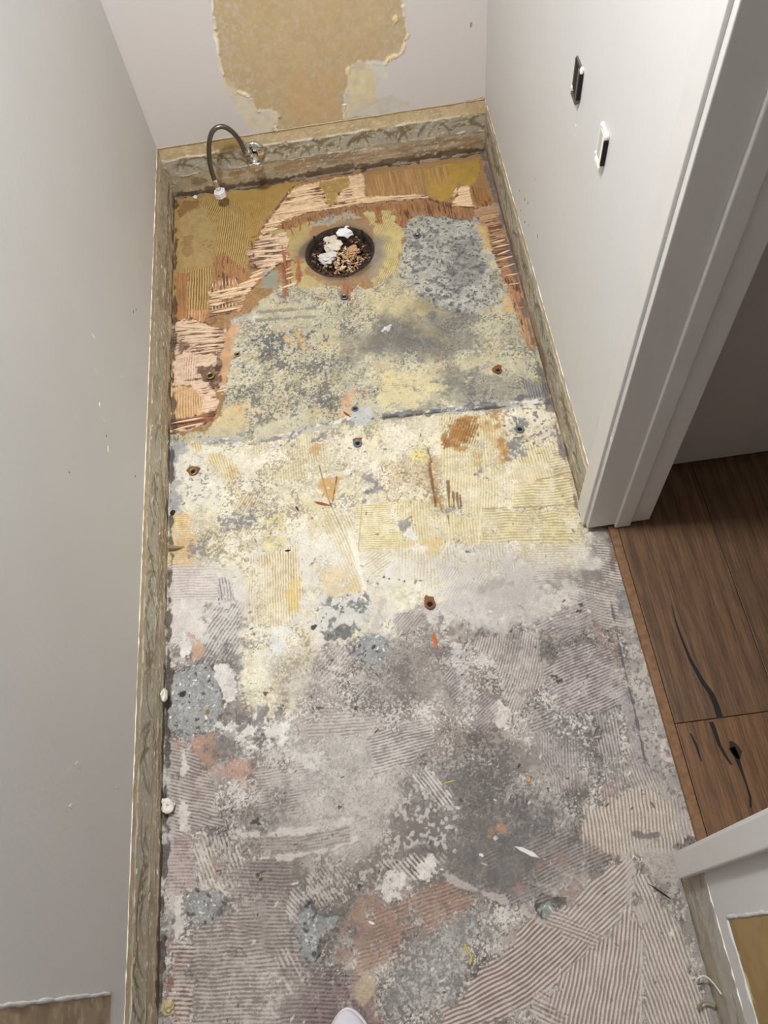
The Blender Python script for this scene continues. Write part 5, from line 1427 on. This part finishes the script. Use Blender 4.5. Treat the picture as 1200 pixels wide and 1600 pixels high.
crumple('plaster_crumb', F(263, 1573, 0.005), (0.010, 0.012, 0.007), plain('putty', (190, 176, 136), 0.9, noise=0.2, nscale=100), 24, 'yellowish lump against the left wall at the bottom', 'plaster', 2)
crumple('plaster_crumb', F(348, 605, 0.003), (0.008, 0.007, 0.005), plain('pink_chip', (226, 200, 190), 0.9), 25, 'pinkish chip beside the torn plywood hole', 'wood chip', 2)
crumple('plaster_crumb', F(270, 801, 0.004) , (0.006, 0.008, 0.005), M_blk, 26, 'dark crumb at the left wall beside the cream adhesive', 'plaster', 2)
# flap of wallpaper and a string at the walls
M_flap = plain('paper_flap', (150, 136, 112), 0.9, noise=0.15, nscale=60)
bm = bmesh.new(); bm_tube(bm, spline([(0.0, -1.145, 0.012), (0.012, -1.148, 0.010), (0.024, -1.148, 0.006), (0.034, -1.146, 0.004)], 10), [0.006, 0.006, 0.0055, 0.005, 0.0045, 0.004, 0.0035, 0.003, 0.002, 0.0015, 0.001], 8)
o = bobj('paper_flap', bm, M_flap); tag(o, 'brown curled paper flap sticking out of the left wall', 'scrap')
M_str = plain('white_string', (226, 220, 206), 0.7)
pts = [Vector((0.880, -2.070, 0.020)), Vector((0.892, -2.066, 0.030)), Vector((0.897, -2.075, 0.05)), Vector((0.899, -2.090, 0.075))]
bm = bmesh.new(); bm_tube(bm, spline(pts, 20), 0.0013, 6)
o = bobj('paper_curl', bm, M_str); tag(o, 'thin white paper curl on the near right wall strip', 'scrap')
pts = [Vector((0.872, -2.110, 0.012)), Vector((0.884, -2.100, 0.022)), Vector((0.899, -2.105, 0.026))]
bm = bmesh.new(); bm_tube(bm, spline(pts, 14), 0.0022, 6)
o = bobj('paper_curl', bm, M_flap); tag(o, 'brown paper curl below the white one on the right', 'scrap')
# small tags of torn paper along the left strip (parts of the wall)
rg = random.Random(77)
for i in range(34):
    y = -rg.uniform(0.03, 2.0); z = rg.choice((0.02, 0.03, 0.065, 0.07, 0.135)) + rg.uniform(-0.008, 0.008)
    bm = bmesh.new()
    L_ = rg.uniform(0.005, 0.016)
    prism(bm, chip_outline(L_, L_ * 0.45, rg), 0.0007, Matrix.Identity(4))
    o = bobj('torn_tag', bm, M_edge if rg.random() < 0.35 else (M_edge2 if rg.random() < 0.5 else M_flap), wall_left)
    o.location = (-0.0005, y, z); o.rotation_euler = (Matrix.Rotation(PI / 2 - rg.uniform(-0.25, 0.25), 3, 'Y') @ Matrix.Rotation(PI / 2 + rg.uniform(-0.7, 0.7), 3, 'Z')).to_euler()
for i in range(12):
    px, py = rg.choice(((340, 70), (345, 105), (362, 136), (388, 150), (402, 170), (436, 180), (633, 60), (628, 80), (605, 96), (543, 115), (538, 160), (430, 200)))
    p = Vector(onplane(px + rg.uniform(-3, 3), py + rg.uniform(-3, 3), 1, 0.0))
    bm = bmesh.new(); L_ = rg.uniform(0.006, 0.018)
    prism(bm, chip_outline(L_, L_ * 0.4, rg), 0.0006, Matrix.Identity(4))
    o = bobj('torn_tag', bm, M_edge2 if rg.random() < 0.6 else M_edge, wall_back)
    o.location = p + Vector((0, -0.002, 0)); o.rotation_euler = (PI / 2 - rg.uniform(0.1, 0.6), rg.uniform(0, PI), 0)

# splinters of torn veneer, pieces of the floor
SPL = [plain('veneer_pale', (232, 206, 170), 0.85, noise=0.12, nscale=90), plain('veneer_pink', (228, 202, 174), 0.85, noise=0.12, nscale=90), plain('veneer_orange', (162, 112, 76), 0.85, noise=0.2, nscale=90), plain('veneer_tan', (186, 146, 100), 0.85, noise=0.2, nscale=90)]
def splinter(p0, p1, w_, mi, z=0.0, thick=0.0022):
    a, b = F(*p0), F(*p1)
    d = b - a
    r_ = random.Random(int(p0[0] * 17 + p0[1] * 5 + p1[0]))
    bm = bmesh.new()
    prism(bm, chip_outline(d.length, w_, r_, True), thick, Matrix.Identity(4), 0.9)
    o = bobj('wood_splinter', bm, SPL[mi], floor)
    o.location = (a + b) / 2 + Vector((0, 0, z - 0.0012))
    o.rotation_euler = (r_.uniform(-0.12, 0.12), r_.uniform(-0.06, 0.06), math.atan2(d.y, d.x))
SL = [((404, 376), (446, 370), .010, 1), ((396, 386), (450, 381), .009, 1), ((392, 394), (448, 390), .010, 1), ((398, 402), (452, 398), .008, 1), ((404, 410), (456, 403), .009, 1), ((402, 418), (436, 411), .008, 1),
      ((410, 362), (438, 356), .012, 0), ((408, 352), (446, 345), .008, 0),
      ((328, 459), (384, 447), .009, 0), ((328, 467), (398, 452), .010, 0), ((372, 446), (412, 432), .010, 0), ((384, 436), (414, 424), .009, 0), ((390, 428), (416, 420), .006, 0),
      ((326, 478), (352, 472), .010, 0), ((330, 489), (378, 480), .008, 0), ((350, 478), (384, 470), .006, 3),
      ((270, 510), (345, 512), .008, 1), ((272, 520), (350, 517), .009, 1), ((280, 529), (350, 523), .007, 1), ((290, 537), (350, 530), .007, 1), ((300, 543), (350, 537), .007, 1),
      ((268, 662), (318, 652), .007, 1), ((270, 673), (316, 660), .006, 0), ((310, 640), (338, 634), .008, 1), ((318, 628), (340, 624), .008, 1), ((322, 616), (338, 614), .010, 1), ((338, 612), (356, 608), .008, 0),
      ((446, 428), (458, 424), .006, 0), ((447, 436), (460, 432), .006, 0), ((440, 450), (464, 442), .009, 0), ((446, 422), (456, 418), .005, 1),
      ((448, 300), (500, 292), .010, 0), ((432, 318), (505, 306), .010, 0), ((424, 336), (520, 318), .009, 0), ((530, 312), (572, 307), .008, 0), ((576, 309), (664, 306), .006, 0), ((600, 313), (668, 307), .004, 0),
      ((706, 320), (742, 322), .007, 0), ((710, 300), (732, 297), .008, 0), ((712, 308), (735, 306), .007, 0),
      ((750, 336), (778, 330), .006, 3), ((752, 345), (782, 338), .006, 3), ((758, 354), (784, 347), .006, 3), ((762, 364), (788, 357), .006, 3), ((768, 380), (790, 374), .006, 0), ((770, 388), (796, 381), .006, 0), ((776, 398), (798, 391), .007, 0), ((776, 407), (802, 400), .005, 0), ((784, 418), (806, 412), .005, 0), ((790, 431), (812, 427), .005, 0), ((794, 445), (812, 442), .004, 0), ((806, 483), (820, 480), .006, 3),
      ((586, 324), (590, 350), .007, 2), ((630, 322), (626, 352), .007, 2), ((470, 346), (468, 362), .006, 2), ((484, 342), (482, 356), .005, 2), ((452, 352), (460, 370), .006, 2), ((440, 380), (447, 420), .010, 2), ((466, 402), (467, 438), .007, 2), ((540, 442), (540, 466), .012, 2), ((698, 326), (700, 338), .008, 2), ((720, 326), (722, 340), .010, 2)]
for s_ in SL: splinter(*s_)
for i in range(16):          # comb-cut tags of veneer
    x = 332 + (i % 8) * 5.2; y = 446 + (i // 8) * 36 - (i % 8) * 0.9
    splinter((x, y - 4), (x + 0.3, y + 4), 0.0035, 0)

# ------------------------------------------------------------------ screws left in the floor
def screw(px, py, r, mats, label, rust=True, tilt=0.0, h=0.006):
    p = F(px, py)
    e = empty('floor_screw', p)
    e.rotation_euler = (tilt, tilt * 0.6, 0)
    tag(e, label, 'screw')
    bm = bmesh.new()
    bm_lathe(bm, [(r * 0.5, -0.006), (r, h * 0.5), (r, h * 0.75), (r * 0.86, h), (r * 0.62, h * 0.9), (r * 0.45, h * 0.35), (0.0, h * 0.35)], 24)
    bobj('head', bm, mats, e)
    bm = bmesh.new()
    bm_lathe(bm, [(r * 0.50, h * 0.55), (r * 0.46, h * 0.42), (0.0, h * 0.40)], 20)
    bobj('drive_recess', bm, M_hole, e)
    if rust:
        rr = random.Random(int(px)); bm = bmesh.new()
        ol = [(math.cos(a * PI / 5) * r * rr.uniform(0.9, 1.7), math.sin(a * PI / 5) * r * rr.uniform(0.9, 1.7) + r * 0.7) for a in range(10)]
        prism(bm, ol, 0.0014, Matrix.Translation((0, 0, -0.0004)), 0.8); bobj('rust_scale', bm, M_rust, e)
M_rim = plain('screw_washer_grey', (112, 116, 118), 0.5, 0.3)
screw(559, 694, 0.0105, M_rim, 'grey round screw head just below the sheet seam, middle of floor')
screw(812, 672, 0.0105, M_rim, 'grey round screw head near the right wall beside the brown stain', False)
screw(302, 738, 0.0105, M_brass, 'brass-coloured screw head near the left wall on cream adhesive')
screw(652, 370, 0.0095, M_screw, 'dark screw head on the crisp grey patch right of the drain')
screw(538, 465, 0.010, M_screw, 'dark screw head in the brown streak below the drain', False)
screw(778, 580, 0.0095, M_rust, 'rusty orange screw head near the right wall above the seam')
screw(672, 945, 0.0115, M_rust, 'rusty screw head on the chalky grey floor')
screw(329, 588, 0.0120, M_brass, 'rusty screw head deep in the torn plywood at the left wall', False)
screw(555, 640, 0.0080, M_screw, 'small dark screw head on the sheet seam beside white filler', False)
screw(371, 554, 0.0080, M_brass, 'tiny tan screw head at the edge of the peach stain', False, h=0.003)

# ------------------------------------------------------------------ broken brackets on the right wall
M_metal = plain('bracket_metal', (120, 118, 116), 0.35, 0.8, noise=0.15, nscale=60)
def bracket(y0, y1, z0, z1, matA, matB, label, seed, slot):
    e = empty('wall_bracket', (W, (y0 + y1) / 2, z0))
    tag(e, label, 'bracket')
    hy = abs(y1 - y0) / 2; H = z1 - z0
    # back plate let into the wall, two flanges standing proud
    box('back_plate', (-0.003, -hy, 0.0), (0.001, hy, H), matA, e, 0.0006)
    box('flange', (-0.004, hy - 0.007, 0.004), (-0.002, hy, H - 0.002), matB, e, 0.0006)
    box('flange', (-0.007, -hy, 0.002), (-0.002, -hy + 0.009, H), matA, e, 0.0008)
    box('lower_lip', (-0.008, -hy, -0.002), (-0.002, hy - 0.01, 0.004), matA, e, 0.0008)
    box('dark_slot', (-0.0046, -hy + 0.010, 0.006), (-0.0026, hy - 0.008, H - 0.006), slot, e)
    box('side_gap_shade', (-0.0072, -hy - 0.0035, 0.008), (-0.001, -hy, H - 0.006), M_hole, e)  # thin dark box standing in for the shade of a slit
    rg = random.Random(seed)
    for (yy, zz, s) in ((-hy, H, 0.006), (-hy * 0.9, H * 0.72, 0.004), (hy * 0.9, 0.004, 0.005), (hy * 0.6, 0.0, 0.004)):
        bm = bmesh.new(); bmesh.ops.create_icosphere(bm, subdivisions=2, radius=1)
        for v in bm.verts: v.co = Vector((v.co.x * s * 0.7, v.co.y * s * 0.7, v.co.z * s)) * rg.uniform(0.8, 1.1)
        o = bobj('plaster_bit', bm, M_plas, e); o.location = (-0.003, yy, zz)
bracket(-0.772, -0.812, 0.694, 0.750, M_metal, plain('bracket_dark', (70, 69, 70), 0.4, 0.6), 'broken dark metal wall bracket, the higher and farther of the two', 1, M_hole)
bracket(-0.936, -0.972, 0.692, 0.748, M_plas, M_wplas, 'broken white wall bracket nearer the door frame', 2, plain('slot_plaster_grey', (190, 188, 184), 0.8))  # slot of the white bracket is plaster grey

# ------------------------------------------------------------------ toe of the photographer's shoe
M_shoe = plain('shoe_cloth', (214, 211, 220), 0.8, noise=0.06, nscale=60, bump=0.2, bscale=300)
M_sole = plain('shoe_sole', (232, 230, 230), 0.6)
tip = F(541, 1577, 0.02)
shoe = empty('shoe', (tip.x, tip.y, 0))
tag(shoe, 'pale grey rounded shoe toe at the bottom edge of the floor', 'shoe')
def shoe_loft(z0f, z1f, grow, name, mat):
    bm = bmesh.new(); rings = []
    N = 26; L_ = 0.27
    for i in range(N + 1):
        u = (i / N) ** 1.5
        hw = 0.0445 * min(1.0, (1 - (1 - min(u / 0.34, 1)) ** 2) ** 0.62) * (1 - 0.25 * max(0, (u - 0.4) / 0.6) ** 1.5) * (1 if u < 0.9 else math.sqrt(max(0.05, 1 - ((u - 0.9) / 0.1) ** 2 * 0.8))) + 0.0008 + grow
        z0, z1 = z0f(u), z1f(u)
        ring = []
        for k in range(16):
            a = 2 * PI * k / 16
            x = hw * math.copysign(abs(math.cos(a)) ** 0.8, math.cos(a)); zz = (z0 + z1) / 2 + (z1 - z0) / 2 * math.copysign(abs(math.sin(a)) ** 0.7, math.sin(a))
            ring.append(bm.verts.new((x, -L_ * u + grow, zz)))
        rings.append(ring)
    for a_, b_ in zip(rings, rings[1:]):
        for k in range(16):
            bm.faces.new([a_[k], a_[(k + 1) % 16], b_[(k + 1) % 16], b_[k]])
    bm.faces.new(rings[0][::-1]); bm.faces.new(rings[-1])
    return bobj(name, bm, mat, shoe, True)
shoe_loft(lambda u: 0.002, lambda u: 0.018, 0.002, 'sole', M_sole)
shoe_loft(lambda u: 0.012, lambda u: 0.026 + 0.03 * min(1, u / 0.25) + 0.03 * max(0, min(1, (u - 0.3) / 0.3)), 0.0, 'upper', M_shoe)
